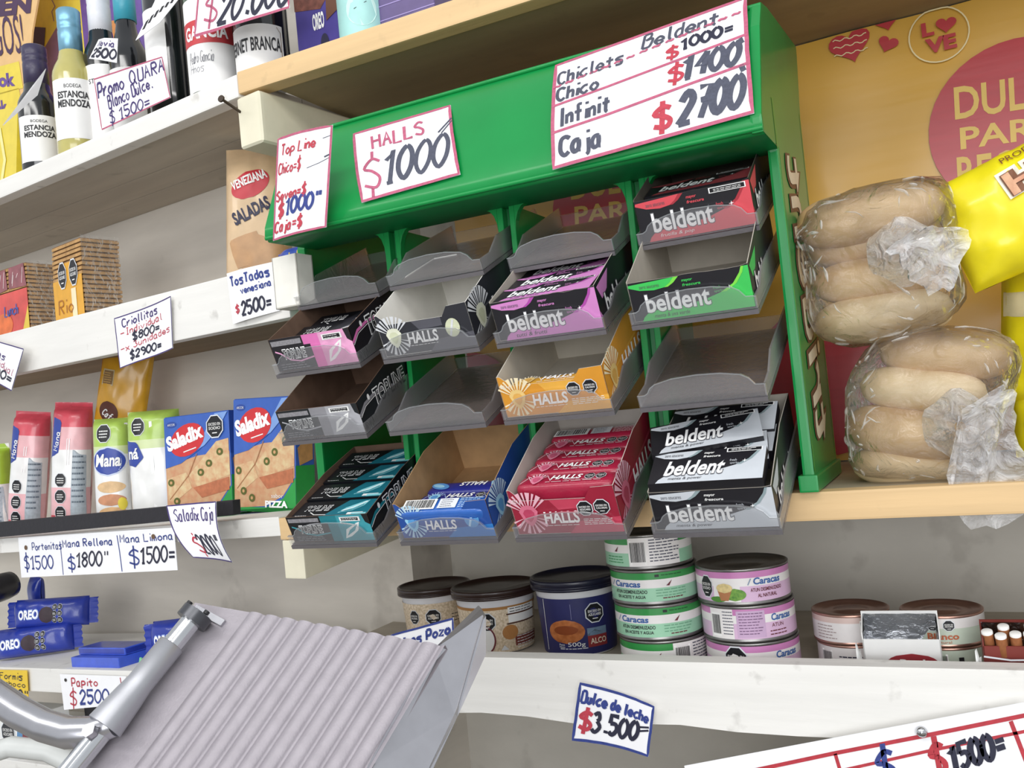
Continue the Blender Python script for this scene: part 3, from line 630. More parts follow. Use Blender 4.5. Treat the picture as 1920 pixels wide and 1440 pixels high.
def top_pack(band, light, dark):
    w, h, t = .089, .0285, .0115; O = mat(dark, .35, var=.08); b = MB(); b.box(0, 0, 0, w, h, t, O); S = flat((0, 0, t), (1, 0, 0), (0, 1, 0)); B1 = mat(band, .35, var=.05); L1 = mat(light, .35, var=.1, scale=90)
    b.poly([(.42*w, 0), (.62*w, h), (w, h), (w, 0)], S, B1, .0002); b.poly([(.60*w, .2*h), (.66*w, .5*h), (.84*w, .88*h), (.90*w, .92*h), (.88*w, .6*h), (.78*w, .32*h)], S, L1, .0004)
    b.ribbon([(.64*w, .3*h), (.76*w, .5*h), (.88*w, .85*h)], .0016, S, WHB, .0006); b.ribbon([(.62*w, .25*h), (.78*w, .38*h), (.87*w, .66*h)], .001, S, B1, .0007)
    b.patch(S, .74*w, .06*h, .94*w, .2*h, WHT, .0004, 1, 1)
    b.patch(S, .80*w, .03*h, .99*w, .16*h, L1, .0005, 1, 1); b.ribbon([(.22*w, .3*h), (.30*w, .14*h), (.46*w, .12*h)], .001, S, WHT, .0004)
    b.text('TOPLINE', S, .11*w, .36*h, .35*w, .36*h, WHB, .0006, bold=.05, shear=.15); b.text('TOPLINE', S, .117*w, .39*h, .336*w, .30*h, O, .0009, bold=0, shear=.15)
    lines(b, S, .05*w, .09*h, .16*w, 1, .002, WHT, .0006)
    return b.build('gum_pack', bevel=.0008, seg=1)
a = top_pack('1d6f80', '8fd6de', '14161b'); gr = 'teal and black gum packs'
nm = ['foremost teal and black gum pack in the lowest left carton', 'second teal and black gum pack from the carton front', 'third teal and black gum pack from the carton front', 'rearmost teal and black gum pack in the lowest left carton']
for i in range(4):
    M = TM(0, 3, .005, .005+.0312*i, .0145+.0022*i, rad(2))
    place(a, M, nm[0], 'gum pack', gr) if i == 0 else dup(a, M, nm[i])
for i, n in enumerate(('dark gum pack lying loose in the pink-banded carton', 'dark gum pack lying behind another in the pink-banded carton')):
    M = TM(0, 1, .005, .03+.033*i, .012, rad(8), 0, rad(-2))
    if i == 0: k = place(top_pack('2a2a30', '5a5a62', '18181c'), M, n, 'gum pack', 'dark gum packs')
    else: dup(k, M, n)
# ---------------------------------------------------------------- hand-written price signs
def sign(name, label, px, fn, body, border=None, bw=.003, curl=None, paper=PAPER, cat='price sign', notch=None):
    """px: TL, TR, BR, BL in the photo; fn maps a pixel to the plane the sign hangs on"""
    tl, tr, br, bl = [fn(*p) for p in px]
    W = ((tr-tl).length+(br-bl).length)/2; H = ((tl-bl).length+(tr-br).length)/2
    N = (tr-tl).cross(tl-bl).normalized()
    if N.dot(CO-tl) < 0: N = -N
    ctr = (tl+tr+br+bl)/4
    def S(u, v, h):
        x, y = u/W, v/H; P = (bl*(1-x)+br*x)*(1-y)+(tl*(1-x)+tr*x)*y
        return P+N*(h+(curl(x, y) if curl else 0))-ctr
    b = MB()
    b.grid([[S(W*i/14, H*j/14, 0) for j in range(15)] for i in range(15)], paper)
    b.grid([[S(W*i/14, H*j/14, -.0005) for j in range(15)] for i in range(15)], paper)
    if border:
        e = []
        for a, c in (((0, 0), (1, 0)), ((1, 0), (1, 1)), ((1, 1), (0, 1)), ((0, 1), (0, 0))):
            e += [((a[0]+(c[0]-a[0])*i/12)*W+(bw*.4 if a[0]+(c[0]-a[0])*i/12 < .5 else -bw*.4)*random.uniform(.8, 1.1), (a[1]+(c[1]-a[1])*i/12)*H+(bw*.4 if a[1]+(c[1]-a[1])*i/12 < .5 else -bw*.4)*random.uniform(.8, 1.1)) for i in range(12)]
        b.ribbon(e, bw, S, border, .0003, True)
    def hw(t, x0, y0, x1, y1, mt, pen=.002, slant=.1, rot=0, jit=.3): b.hand(t, S, x0*W, y0*H, (x1-x0)*W, (y1-y0)*H, mt, pen, .0006, slant, rot, jit)
    def ln(pts, mt, pen=.0015): b.ribbon([(x*W, y*H) for x, y in pts], pen, S, mt, .0004)
    def pt(pts, mt, h=.0003): b.poly([(x*W, y*H) for x, y in pts], S, mt, h)
    body(hw, ln, pt, b, S, W, H)
    o = b.build(name); o.location = ctr
    return tag(o, label, cat, 'hand-written price signs')
HN = V((0, -(1.817-1.704), .769-.711)).normalized(); HP = V((0, .711, 1.704))
hp = lambda off: (lambda x, y: onp(x, y, HP+HN*off, HN))
RW = lambda Y: (lambda x, y: at(x, y, Y))
LW = lambda o: (lambda x, y: pl(x, y, o))
def f(hw, ln, pt, b, S, W, H):
    hw('Top Line', .10, .815, .74, .915, REDINK, .0016); hw('Chico=$', .06, .635, .50, .74, REDINK, .0015)
    hw('Seven=$', .04, .375, .62, .47, REDINK, .0018); hw('$', .10, .225, .2, .34, REDINK, .0035); hw('1000"', .25, .225, .86, .38, BLUEINK, .0028)
    hw('Caja=$', .04, .07, .58, .17, REDINK, .0022)
    pt([(.5, .62), (.99, .67), (.99, .79), (.5, .74)], mat('eeeeec', .5)); ln([(.62, .625), (.82, .65), (.98, .685)], GREYINK, .0006); ln([(.90, .70), (.98, .715)], GREYINK, .0015); ln([(.86, .885), (.98, .90)], GREYINK, .0006)
sign('price_sign', 'white sign reading Top Line, at the left end of the green header', ((526, 262), (629, 236), (612, 426), (512, 452)), RW(.698), f, PINKINK, .0022, lambda x, y: .004*math.sin(x*3.1)+.004*y)
def f(hw, ln, pt, b, S, W, H):
    hw('HALLS', .20, .66, .72, .86, PINKINK, .0032, 0); hw('$', .06, .12, .22, .50, PINKINK, .0032, .1); hw('1000', .26, .15, .88, .56, GREYINK, .0050, .28, .02)
    ln([(.86, .62), (1.0, .78)], GREYINK, .002); ln([(.89, .60), (1.0, .74)], GREYINK, .0015)
sign('price_sign', 'white sign reading HALLS $1000, second from the left on the green header', ((662, 251), (845, 197), (863, 327), (678, 380)), hp(.006), f, PINKINK, .0032, lambda x, y: .003*math.sin(3.1*y))
def f(hw, ln, pt, b, S, W, H):
    hw('Chiclets', .03, .755, .38, .885, GREYINK, .0026, .05); hw('Beldent', .48, .825, .86, .96, GREYINK, .0026, .1)
    for i in range(15): hw('~', .01+.066*i, .71+.0085*i, .05+.066*i, .75+.0085*i, PINKINK, .0024, 0, .2)
    hw('$', .605, .64, .66, .735, REDINK, .0026, .1); hw('1000=', .68, .685, .93, .785, INK, .0028, .05)
    hw('Chico', .03, .575, .25, .70, GREYINK, .0030, .05); ln([(.0, .545), (.3, .565), (.7, .60), (1, .625)], PINKINK, .0028)
    hw('Infinit', .04, .345, .31, .49, GREYINK, .0030, .05); hw('$', .61, .42, .68, .545, REDINK, .0030); hw('1400', .68, .41, .94, .59, GREYINK, .0050, .2); ln([(.955, .59), (.975, .60)], GREYINK, .003); ln([(.96, .565), (.98, .575)], GREYINK, .003)
    ln([(0, .30), (.3, .315), (.7, .355), (1, .38)], PINKINK, .0028)
    hw('Caja', .045, .085, .26, .235, GREYINK, .0038, .05); hw('$', .53, .08, .61, .24, REDINK, .0042); hw('2700', .65, .07, .94, .30, GREYINK, .0060, .2); ln([(.95, .36), (.975, .37)], GREYINK, .0034); ln([(.955, .335), (.98, .345)], GREYINK, .0034)
sign('price_sign', 'large white gum price sign with ruled rows, at the right of the green header', ((1041, 123), (1400, -6), (1414, 212), (1036, 318)), hp(.006), f, PINKINK, .0034, lambda x, y: .005*math.sin(3.1*y))
def f(hw, ln, pt, b, S, W, H):
    hw('Criollitas', .12, .77, .72, .93, VIOLINK, .0016, 0, .02); hw('-Individual', .08, .60, .80, .73, REDINK, .0011, 0, .03); hw('$800=', .28, .45, .74, .60, INK, .0022, .05)
    hw('-x 3unidades', .06, .29, .95, .42, REDINK, .0011, 0, .04); hw('$2900=', .22, .10, .76, .25, INK, .0022, .05)
sign('price_sign', 'white cracker price tag with lines of red and black writing, middle of the white batten', ((214, 597), (320, 555), (320, 653), (225, 691)), LW(-.006), f, VIOLINK, .0014, lambda x, y: -.005*math.sin(3.1*x)+.003*(1-y)*math.sin(5*x))
def f(hw, ln, pt, b, S, W, H):
    hw('TosTadas', .08, .72, .92, .90, BLUEINK, .0022, 0, .02); hw('venesiana', .30, .52, .92, .66, BLUEINK, .0016, 0, .02); hw('$', .12, .19, .2, .32, REDINK, .0018); hw('2500=', .26, .10, .86, .36, INK, .0030, .1)
sign('price_sign', 'white toast price tag in blue writing, hung on the batten by the white box', ((425, 513), (508, 491), (523, 582), (437, 608)), LW(-.004), f, None, 0, lambda x, y: .002*math.sin(4*x))
def f(hw, ln, pt, b, S, W, H):
    hw('galletas', .1, .74, .70, .90, VIOLINK, .0014, 0, -.1); hw('individual', .30, .55, .93, .70, PINKINK, .0011, 0, -.15); hw('$500=', .30, .22, .93, .42, INK, .0026, .05, -.05)
sign('price_sign', 'white price tag curling off the left end of the white batten', ((-50, 628), (53, 654), (30, 733), (-62, 690)), LW(-.012), f, VIOLINK, .0016, lambda x, y: .006*x*x)
def f(hw, ln, pt, b, S, W, H):
    hw('Saladix Caja', .10, .70, .92, .92, VIOLINK, .0015, .05); hw('$', .30, .12, .42, .40, REDINK, .0022, -.1); hw('2000"', .42, .11, .93, .45, INK, .0024, -.2)
sign('price_sign', 'curled white tag reading Saladix Caja, below the pizza cracker boxes', ((312, 948), (405, 940), (443, 1053), (370, 1044)), LW(-.034), f, VIOLINK, .0018, lambda x, y: .010*math.sin(2.6*(1-y))-.004*math.sin(3.1*x))
def f(hw, ln, pt, b, S, W, H):
    hw('Portenitas', .10, .66, .31, .84, BLUEINK, .0013, 0, 0); hw('Mana Rellena', .32, .69, .64, .87, BLUEINK, .0016, 0, 0); hw('Mana Limona', .69, .72, .99, .90, BLUEINK, .0016, 0, 0)
    hw('$1500', .035, .20, .24, .52, BLUEINK, .0022, .05); hw('$', .345, .16, .39, .46, BLUEINK, .0022, .05); hw('1800"', .40, .20, .60, .54, INK, .0025, .15)
    hw('$', .735, .17, .79, .52, BLUEINK, .0026, .05); hw('1500=', .80, .21, .99, .58, INK, .0030, .12)
    ln([(.305, .02), (.303, .5), (.30, .84)], BLUEINK, .0014); ln([(.685, .03), (.68, .5), (.672, .90)], BLUEINK, .0016)
    for x, y in ((.055, .74), (.885, .82)): pt([(x+.011*math.cos(k*.63), y+.06*math.sin(k*.63)) for k in range(10)], mat('6a5038', .6), .0008)
sign('price_sign', 'long white price strip with three prices, nailed under the black rail', ((34, 1008), (326, 989), (333, 1069), (40, 1083)), LW(-.006), f)
def f(hw, ln, pt, b, S, W, H):
    hw('Dulce de leche', .05, .68, .93, .88, BLUEINK, .0024, .05, -.04); hw('$', .06, .22, .20, .52, REDINK, .0034); hw('3.500', .22, .20, .80, .55, INK, .0040, .1, .02); ln([(.83, .50), (.96, .56)], INK, .0018); ln([(.83, .42), (.96, .50)], INK, .0018)
sign('price_sign', 'small white sign with blue border reading Dulce de leche, on the lower front board', ((1090, 1277), (1230, 1322), (1218, 1416), (1075, 1385)), RW(.774), f, BLUEINK, .0026, lambda x, y: -.006*math.sin(3.1*x)+.004)
def f(hw, ln, pt, b, S, W, H):
    hw('Chinas Pozo', .02, .66, .94, .86, BLUEINK, .0026, .05, .03); hw('$2500', .1, .15, .9, .5, INK, .004, .1)
sign('price_sign', 'white sign in blue marker, half hidden behind the metal slicer plate', ((733, 1190), (850, 1158), (854, 1250), (738, 1276)), RW(.774), f, BLUEINK, .0022)
def f(hw, ln, pt, b, S, W, H):
    hw('Papito', .18, .66, .58, .90, REDINK, .0018, .05); hw('$', .12, .10, .22, .50, REDINK, .0022); hw('2500=', .28, .14, .84, .55, BLUEINK, .0030, .1); ln([(.92, .95), (.93, .6)], REDINK, .0016)
    pt([(.09+.02*math.cos(k*.63), .84+.05*math.sin(k*.63)) for k in range(10)], mat('33302c', .6), .0008)
sign('price_sign', 'white tag reading Papito $2500, below the blue cookie packs', ((112, 1264), (236, 1268), (240, 1320), (120, 1331)), LW(-.004), f)
def f(hw, ln, pt, b, S, W, H):
    hw('Formis', .55, .70, .92, .92, INK, .0013); hw('choco', .62, .48, .96, .64, INK, .0011); hw('1000"', .58, .08, .98, .38, INK, .0022, .1); ln([(.5, .98), (.5, .2)], GREYINK, .001); hw('co', .35, .64, .46, .82, REDINK, .0018)
sign('price_sign', 'yellow price tag at the left edge, on the low white shelf', ((-58, 1255), (51, 1257), (54, 1320), (-58, 1296)), LW(-.004), f, None, paper=mat('e9c63e', .7, var=.03))
def f(hw, ln, pt, b, S, W, H):
    hw('Promo', .03, .60, .42, .88, VIOLINK, .0026, .1, .02); hw('QUARA', .52, .64, .99, .92, VIOLINK, .0026, .1, .02); hw('Blanco Dulce.', .16, .33, .80, .58, VIOLINK, .0020, .05, .04); hw('$ 1500=', .14, .03, .72, .26, VIOLINK, .002, .1)
sign('price_sign', 'white wine price card reading Promo, standing in front of the bottles', ((176, 148), (304, 106), (320, 183), (191, 244)), LW(.012), f, PINKINK, .0018)
def f(hw, ln, pt, b, S, W, H):
    hw('$', .10, .18, .24, .56, PINKINK, .003); hw('20.000', .26, .10, .97, .56, INK, .0050, .35)
sign('price_sign', 'white sign with red border reading $20.000, high among the bottles', ((376, -62), (540, -88), (543, 15), (364, 70)), LW(-.012), f, PINKINK, .003)
def f(hw, ln, pt, b, S, W, H):
    hw('Novia', .2, .64, .9, .9, VIOLINK, .0018); hw('2500', .08, .12, .95, .52, INK, .003, .1)
sign('price_tag', 'small white tag hanging round the neck of the white-capped bottle', ((178, 72), (214, 70), (212, 116), (160, 108)), LW(.008), f, None, 0, lambda x, y: -.010*abs(x-.5), cat='price tag')
def f(hw, ln, pt, b, S, W, H): hw('150', .2, .3, .85, .75, VIOLINK, .002)
def edge(x, y): return atd(x, y, 1.16+.0009*(x-20))
sign('price_tag', 'narrow white tag tilted away in front of the leftmost wine bottle', ((60, 162), (86, 128), (70, 178), (4, 236)), edge, f, None, cat='price tag')
def f(hw, ln, pt, b, S, W, H):
    for i in range(6): pt([(.1+.13*i, .2+.11*i), (.2+.13*i, .2+.11*i), (.17+.13*i, .45+.09*i), (.08+.13*i, .4+.1*i)], BLACK)
sign('price_tag', 'white tag with dark writing leaning on the dark bottle beside the green one', ((296, -10), (340, -8), (300, 42), (254, 76)), LW(.012), f, None, cat='price tag')
# big price board, lower right
def f(hw, ln, pt, b, S, W, H):
    R_ = mat('b4323e', .5, var=.1, scale=200)
    def P(x, y):      # photo position -> sheet fraction
        q = at(x, y, .766); tl_, tr_, bl_ = at(1283, 1436, .766), at(1925, 1316, .766), at(1283+60, 1800, .766)
        a, c = tr_-tl_, bl_-tl_; d = q-tl_
        aa, ac, cc, da, dc = a.dot(a), a.dot(c), c.dot(c), d.dot(a), d.dot(c); k = aa*cc-ac*ac
        return ((da*cc-dc*ac)/k, 1-(dc*aa-da*ac)/k)
    def l2(pts, mt, pen): ln([P(*p) for p in pts], mt, pen)
    l2([(1400, 1447), (1560, 1413), (1730, 1380), (1922, 1341)], R_, .0032); l2([(1570, 1446), (1740, 1408), (1922, 1371)], R_, .0024)
    l2([(1566, 1413), (1580, 1460)], R_, .0028); l2([(1895, 1352), (1925, 1430)], R_, .0030)
    def hw2(t, x, y, wd, ht, mt, pen):
        o = P(x, y); e = P(x+wd, y-wd*.2); b.hand(t, S, o[0]*W, o[1]*H, (e[0]-o[0])*W, ht/1700*.85, mt, pen, .0006, .15, .16)
    hw2('1500=', 1786, 1446, 105, 36, INK, .0042); hw2('$', 1752, 1455, 24, 44, R_, .004); hw2('$', 1650, 1470, 30, 44, BLUEINK, .004)
tl_, tr_, bl_ = (1283, 1436), (1925, 1316), (1343, 1800)
def prc(x, y): return at(x, y, .766)
q = prc(*tr_)+prc(*bl_)-prc(*tl_); d_ = q-CO; brp = (960+FP*d_.dot(CR)/d_.dot(CF), 720-FP*d_.dot(CU)/d_.dot(CF))
sign('price_board', 'large white price board with red ruled lines, pinned to the lower front board', (tl_, tr_, brp, bl_), prc, f, cat='price board')
p = at(1728, 1372, .764); b = MB(); b.lathe([(0, .004), (.0032, .003), (.0042, .0012), (.0042, 0), (0, 0)], CHROME, 16)
tag(b.build('push_pin', loc=p, rot=(rad(90), 0, 0)), 'round metal pin through the white price board', 'pin')

# ---------------------------------------------------------------- bottles and boxes on the upper shelves
GLASSD = mat('14161a', .12, var=.1, coat=.6, name='dark wine glass'); GLASSG = mat('1f4a1c', .12, var=.1, coat=.6)
GLASSY = mat('b9b068', .12, var=.05, coat=.6, name='pale wine in glass'); LABEL = mat('efeeec', .6, var=.02)
def bottle(label, x, y, o, z, r, h, glass, capc, cap0, lab0, lab1, face=None, capr=.40, labw=2.2, ang=0, shoulder=.55, metalcap=False):
    a = la(x, y, o); t = thing('bottle', label, 'bottle', L(a, o, z), (0, 0, -PHI), 'bottles on the upper shelf'); nr = r*capr
    zs = h*shoulder
    prof = [(0, 0), (r*.9, 0), (r, .004)]+[(r, zs*k/4) for k in range(1, 4)]+[(r, zs), (r*.97, zs+h*.03), (r*.86, zs+h*.07), (r*.68, zs+h*.11), (nr*1.12, zs+h*.16), (nr, zs+h*.2), (nr*.95, h*.97)]
    b = MB(); b.lathe(prof, glass, 32); b.build('glass_body', t)
    cm = mat(capc, .35, metal=.6 if metalcap else 0, var=.06, bump=.1 if not metalcap else 0)
    b = MB(); rr = nr*1.10; z0 = h*cap0
    pr = [(nr*.9, z0), (rr, z0), (rr, z0+(h-z0)*.55), (rr*.97, z0+(h-z0)*.57), (rr*.97, z0+(h-z0)*.62), (rr, z0+(h-z0)*.64), (rr, z0+(h-z0)*.72), (rr*.97, z0+(h-z0)*.74), (rr, z0+(h-z0)*.78), (rr, h-.002), (rr*.9, h), (0, h)]
    b.lathe(pr, cm, 28); b.build('capsule' if not metalcap else 'screw_cap', t)
    if lab1:
        b = MB(); S = cyl(r, ang); wd = labw*r; b.patch(S, -wd/2, lab0*h, wd/2, lab1*h, LABEL, .0004, 18, 3)
        if face: face(b, S, wd, lab0*h, lab1*h)
        b.build('label', t)
    return t
DK = mat('2a2a2e', .6); ZT = 1.907
def est(b, S, w, z0, z1):
    d = z1-z0
    b.text('BODEGA', S, -.011, z0+d*.84, .022, d*.06, DK, .0008); b.text('ESTANCIA', S, -.021, z0+d*.67, .042, d*.115, DK, .0008, bold=.03); b.text('MENDOZA', S, -.022, z0+d*.52, .044, d*.125, DK, .0008, bold=.03)
bottle('dark red wine bottle with a purple capsule, leftmost on the shelf', 77, 260, .040, ZT, .0275, .196, GLASSD, '3a3350', .70, .10, .44, est, .56, 2.4, 1.02, .54)
bottle('pale white wine bottle with a light blue screw cap', 143, 215, .044, ZT, .0275, .222, GLASSY, '7fb0c8', .68, .14, .52, est, .52, 2.4, .95, .56, True)
def f3(b, S, w, z0, z1): b.text('STA JULIA', S, -.02, z0+(z1-z0)*.72, .04, .009, DK, .0008)
bottle('white-capped wine bottle with a cream label and a tag on its neck', 196, 150, .075, ZT, .026, .262, GLASSD, 'dfe0e6', .70, .12, .52, f3, .55, 2.4, .9, .56)
bottle('dark wine bottle with a teal capsule behind the Promo card', 243, 130, .085, ZT, .027, .262, GLASSD, '3f9fb4', .74, .1, .46, None, .5, 2.0, .7, .52)
bottle('dark wine bottle with a white label turned to the left', 320, 110, .058, ZT, .0295, .275, GLASSD, '1e2a38', .82, .12, .55, None, .48, 1.5, .05, .62)
def f6(b, S, w, z0, z1):
    d = z1-z0; b.patch(S, -w/2, z0+d*.50, w/2, z0+d*.76, mat('c23a40', .5), .0007, 18, 2); b.text('GANCIA', S, -.026, z0+d*.55, .055, d*.15, WHB, .0011, bold=.03)
    b.hand('Pedro Gancia', S, -.022, z0+d*.30, .032, d*.12, GREYINK, .0005, .001); b.hand('Hnos', S, -.022, z0+d*.2, .02, d*.09, GREYINK, .0004, .001)
bottle('green vermouth bottle with a red banded white label', 403, 110, .040, ZT, .0315, .30, GLASSG, 'c8c8c0', .86, .03, .40, f6, .42, 2.3, .52, .56)
def f7(b, S, w, z0, z1):
    d = z1-z0; b.text('FERNET BRANCA', S, -.034, z0+d*.42, .068, d*.30, DK, .0009, bold=.02); b.ribbon([(-w*.46, z0+d*.1), (-w*.46, z0+d*.85), (-w*.4, z0+d*.95), (w*.4, z0+d*.95), (w*.46, z0+d*.85), (w*.46, z0+d*.1)], .0008, S, mat('8a6f55', .6), .0007)
bottle('dark bitter bottle with a cream label at the end of the pine shelf', 492, 90, .052, 1.9115, .0315, .30, GLASSD, '2a2420', .86, .03, .21, f7, .42, 2.4, .46, .58)
def fm(b, S, w, z0, z1):
    d = z1-z0; A = mat('a9dcd8', .5); b.patch(S, -w/2, z0, w/2, z1, A, .0006, 18, 2); b.poly(ell(0, z0+d*.45, .017, .019), S, mat('c8ebe4', .5), .0009); b.text('INGTON', S, -.018, z0+d*.82, .036, d*.09, DK, .001); b.ribbon([(-.008, z0+d*.45), (.006, z0+d*.55)], .0006, S, DK, .0012)
b_ = at(678, 30, .835); a0 = E1.dot(b_-J)
t = bottle('mint-green labelled bottle standing on the pine shelf', 678, 30, .075, 1.9115, .0265, .28, mat('8fb9b4', .15, coat=.5), 'b9c4c4', .86, .02, .30, fm, .42, 2.6, .6, .55); t.location = (b_.x, .835, 1.913); t.rotation_euler = (0, 0, 0)
b_ = at(532, 60, .87)
t = bottle('black bottle with a reddish top behind the bitter bottle', 532, 60, .1, 1.913, .026, .27, mat('1a1016', .15, coat=.5), '241a20', .8, 0, 0); t.location = (b_.x+.012, .935, 1.913)
def carton_box(name, label, cat, loc, rot, w, d, h, m, face, side=None, top=None, group=None, bevel=.0008):
    b = MB(); b.box(0, 0, 0, w, d, h, m)
    o = b.build(name, bevel=bevel, seg=1) if bevel else b.build(name)
    b2 = MB(); S = flat((0, 0, 0), (1, 0, 0), (0, 0, 1)); face(b2, S, w, h)
    if side: side(b2, flat((w, 0, 0), (0, 1, 0), (0, 0, 1)), d, h)
    # printing joined into the carton's own mesh
    me = o.data; bm = bmesh.new(); bm.from_mesh(me); off = len(me.materials)
    p = b2.build('tmp'); bm2 = bmesh.new(); bm2.from_mesh(p.data)
    for fc in bm2.faces:
        nf = bm.faces.new([bm.verts.new(v.co) for v in fc.verts]); nf.material_index = off+fc.material_index
    for mm in p.data.materials: me.materials.append(mm)
    bm.to_mesh(me); bm.free(); bm2.free(); dm = p.data; bpy.data.objects.remove(p); bpy.data.meshes.remove(dm)
    o.location = loc; o.rotation_euler = rot
    return tag(o, label, cat, group)
def fmil(b, S, w, h):
    b.poly([(0, h*.45), (w*.45, h*.40), (w*.75, h*.55), (w*.7, h*.95), (w*.1, h*.98), (0, h*.8)], S, mat('8a5548', .7, h2='5e3830', scale=130), .0003)
    b.text('OREO', S, w*.30, h*.26, w*.2, h*.12, WHB, .0008, bold=.04); b.poly(ell(w*.48, h*.15, w*.07, h*.07), S, mat('2c2a44', .5), .0006); b.poly([(w*.54, h*.3), (w*.78, h*.36), (w*.8, h*.5), (w*.56, h*.48)], S, mat('6b4634', .5), .0008); b.ribbon([(0, h*.06), (w, h*.10)], .002, S, mat('7a68ae', .5), .0005)
carton_box('chocolate_box', 'purple chocolate box between the bottles on the pine shelf', 'box', at(545, 76, .83)*1 if 0 else V((at(556, 60, .83).x, .83, 1.913)), (0, 0, rad(-4)), .085, .06, .16, mat('4c4390', .4, var=.08), fmil)
def fm2(b, S, w, h):
    for i in range(4): b.ribbon([(0, h*(.08+.10*i)), (w, h*(.08+.10*i))], .0012, S, mat('9a8ac0', .5), .0004)
carton_box('chocolate_box', 'violet striped box right of the mint-green bottle', 'box', V((at(712, 40, .83).x, .83, 1.913)), (0, 0, 0), .07, .08, .16, mat('5a4a7c', .4, var=.08), fm2)
# cardboard display and poster behind the bottles
def back_panel(name, label, cat, pts, o, m, body, th=.003):
    P = [pl(x, y, o) for x, y in pts]; c = sum(P, V())/len(P); b = MB()
    b.prism([p-c for p in P], NL*th, m)
    S = lambda x, y, h: pl(x, y, o)-NL*h-c
    body(b, S); ob = b.build(name); ob.location = c; return tag(ob, label, cat)
YL = mat('e8d24e', .55, var=.05); PU = mat('6a4f96', .55, var=.12, scale=70); PE = mat('e6bd84', .6, var=.05); DP = mat('4a2f50', .55); MV = mat('8f6a86', .6, var=.1)
def fy(b, S):
    b.poly([(145, -60), (345, -60), (345, 120), (165, 160)], S, PU, .0005); b.poly([(84, 90), (112, 42), (134, 62), (140, 240), (95, 240)], S, MV, .0007)
    b.poly([(168, 40), (200, 30), (215, 120), (175, 140)], S, mat('d97f86', .5), .0009); b.poly([(60, 50), (86, 52), (80, 130), (58, 130)], S, DP, .0007); b.poly([(195, 40), (225, 38), (226, 75), (200, 80)], S, mat('cf8a4e', .5), .0011)
    b.ribbon([(100, -40), (98, 0), (104, 12), (98, 22), (102, 40)], 1.6, S, MV, .001)
    b.poly([(36, 220), (50, 240), (56, 360), (30, 360)], S, mat('7c5a46', .6), .0006)
back_panel('wall_poster', 'yellow and purple poster on the wall behind the wine bottles', 'poster', [(-120, -120), (345, -120), (350, 300), (-120, 420)], .2165, YL, fy)
def fp(b, S):
    S2 = lambda u, v, h: S(u, -v, h)
    b.text('EN', S2, -2, -32, 68, 36, DP, .001, bold=.06, shear=.2, rot=.12); b.text('AMIGOS!', S2, -55, -112, 104, 74, DP, .001, bold=.0, rot=.12)
    for yy, w_ in ((165, 38), (215, 24)): b.poly([(-20, yy-35), (36, yy-50), (44, yy), (-20, yy+18)], S, YL, .0006); b.text('chok', S2, -24, -yy-2, w_+16, 26, PU, .001, bold=.05, rot=.1)
back_panel('cardboard_display', 'peach cardboard promotion panel with purple letters, far left', 'display', [(-110, -120), (92, -120), (60, 60), (55, 130), (40, 260), (-110, 300)], .150, PE, fp)
def fb(b, S): b.ribbon([(0, 240), (10, 300), (4, 340)], 5, S, mat('f3ea9a', .3), .001)
back_panel('yellow_packet', 'bright yellow packet behind the leftmost wine bottle', 'packet', [(-60, 215), (33, 200), (30, 345), (-60, 345)], .10, mat('e9d23c', .35, var=.05, coat=.4), fb, .02)
# ---------------------------------------------------------------- soft bags: pillow sheets
def pillow(b, w, h, t, mt, nu=28, nv=24, ex=.5, ev=.5, wr=.0015, seal=0, sd=0, axis='z', back=True, zones=None):
    """a filled bag, w wide (x), h tall (z), t thick (y); returns S(u, v, lift) on its front; seal = flat strip at top and bottom"""
    rnd = random.Random(sd*7+3); ox, oy = rnd.random()*50, rnd.random()*50
    def th(u, v):
        x = min(1, abs(2*u/w-1)); vv = (v-seal)/(h-2*seal) if seal else v/h
        y = min(1, abs(2*vv-1))
        k = max(0, 1-x**3.2)**ex*max(0, 1-y**3.2)**ev
        return t/2*k
    def S(u, v, l):
        e = th(u, v); n1 = noise.noise(V((u*70+ox, v*40, oy)))*wr*(1 if e > .0008 else .6)
        return V((u, -e-l+n1, v))
    def B(u, v): return V((u, th(u, v)+noise.noise(V((u*70+ox, v*40, oy+9)))*wr, v))
    zz = zones or [(0, 1, mt)]
    for v0, v1, mm in zz:
        n = max(3, int(nv*(v1-v0)))
        b.grid([[S(w*i/nu, h*(v0+(v1-v0)*j/n), 0) for j in range(n+1)] for i in range(nu+1)], mm)
    if back: b.grid([[B(w*i/nu, h*j/nv) for j in range(nv+1)] for i in range(nu+1)], mt)
    return S
def dpatch(b, S, pts, mt, h=.0005, n=14):     # polygon printed on a curved sheet: clip a fine grid to the polygon by row spans
    us = [p[0] for p in pts]; vs = [p[1] for p in pts]; v0, v1 = min(vs), max(vs)
    def span(v):
        xs = []
        for (x1, y1), (x2, y2) in zip(pts, pts[1:]+pts[:1]):
            if (y1 <= v < y2) or (y2 <= v < y1): xs.append(x1+(x2-x1)*(v-y1)/(y2-y1))
        return (min(xs), max(xs)) if len(xs) >= 2 else None
    R_ = []
    for j in range(n+1):
        v = v0+(v1-v0)*(.003+.994*j/n); s_ = span(v)
        if s_: R_.append([S(s_[0]+(s_[1]-s_[0])*i/8, v, h) for i in range(9)])
    b.grid(R_, mt)
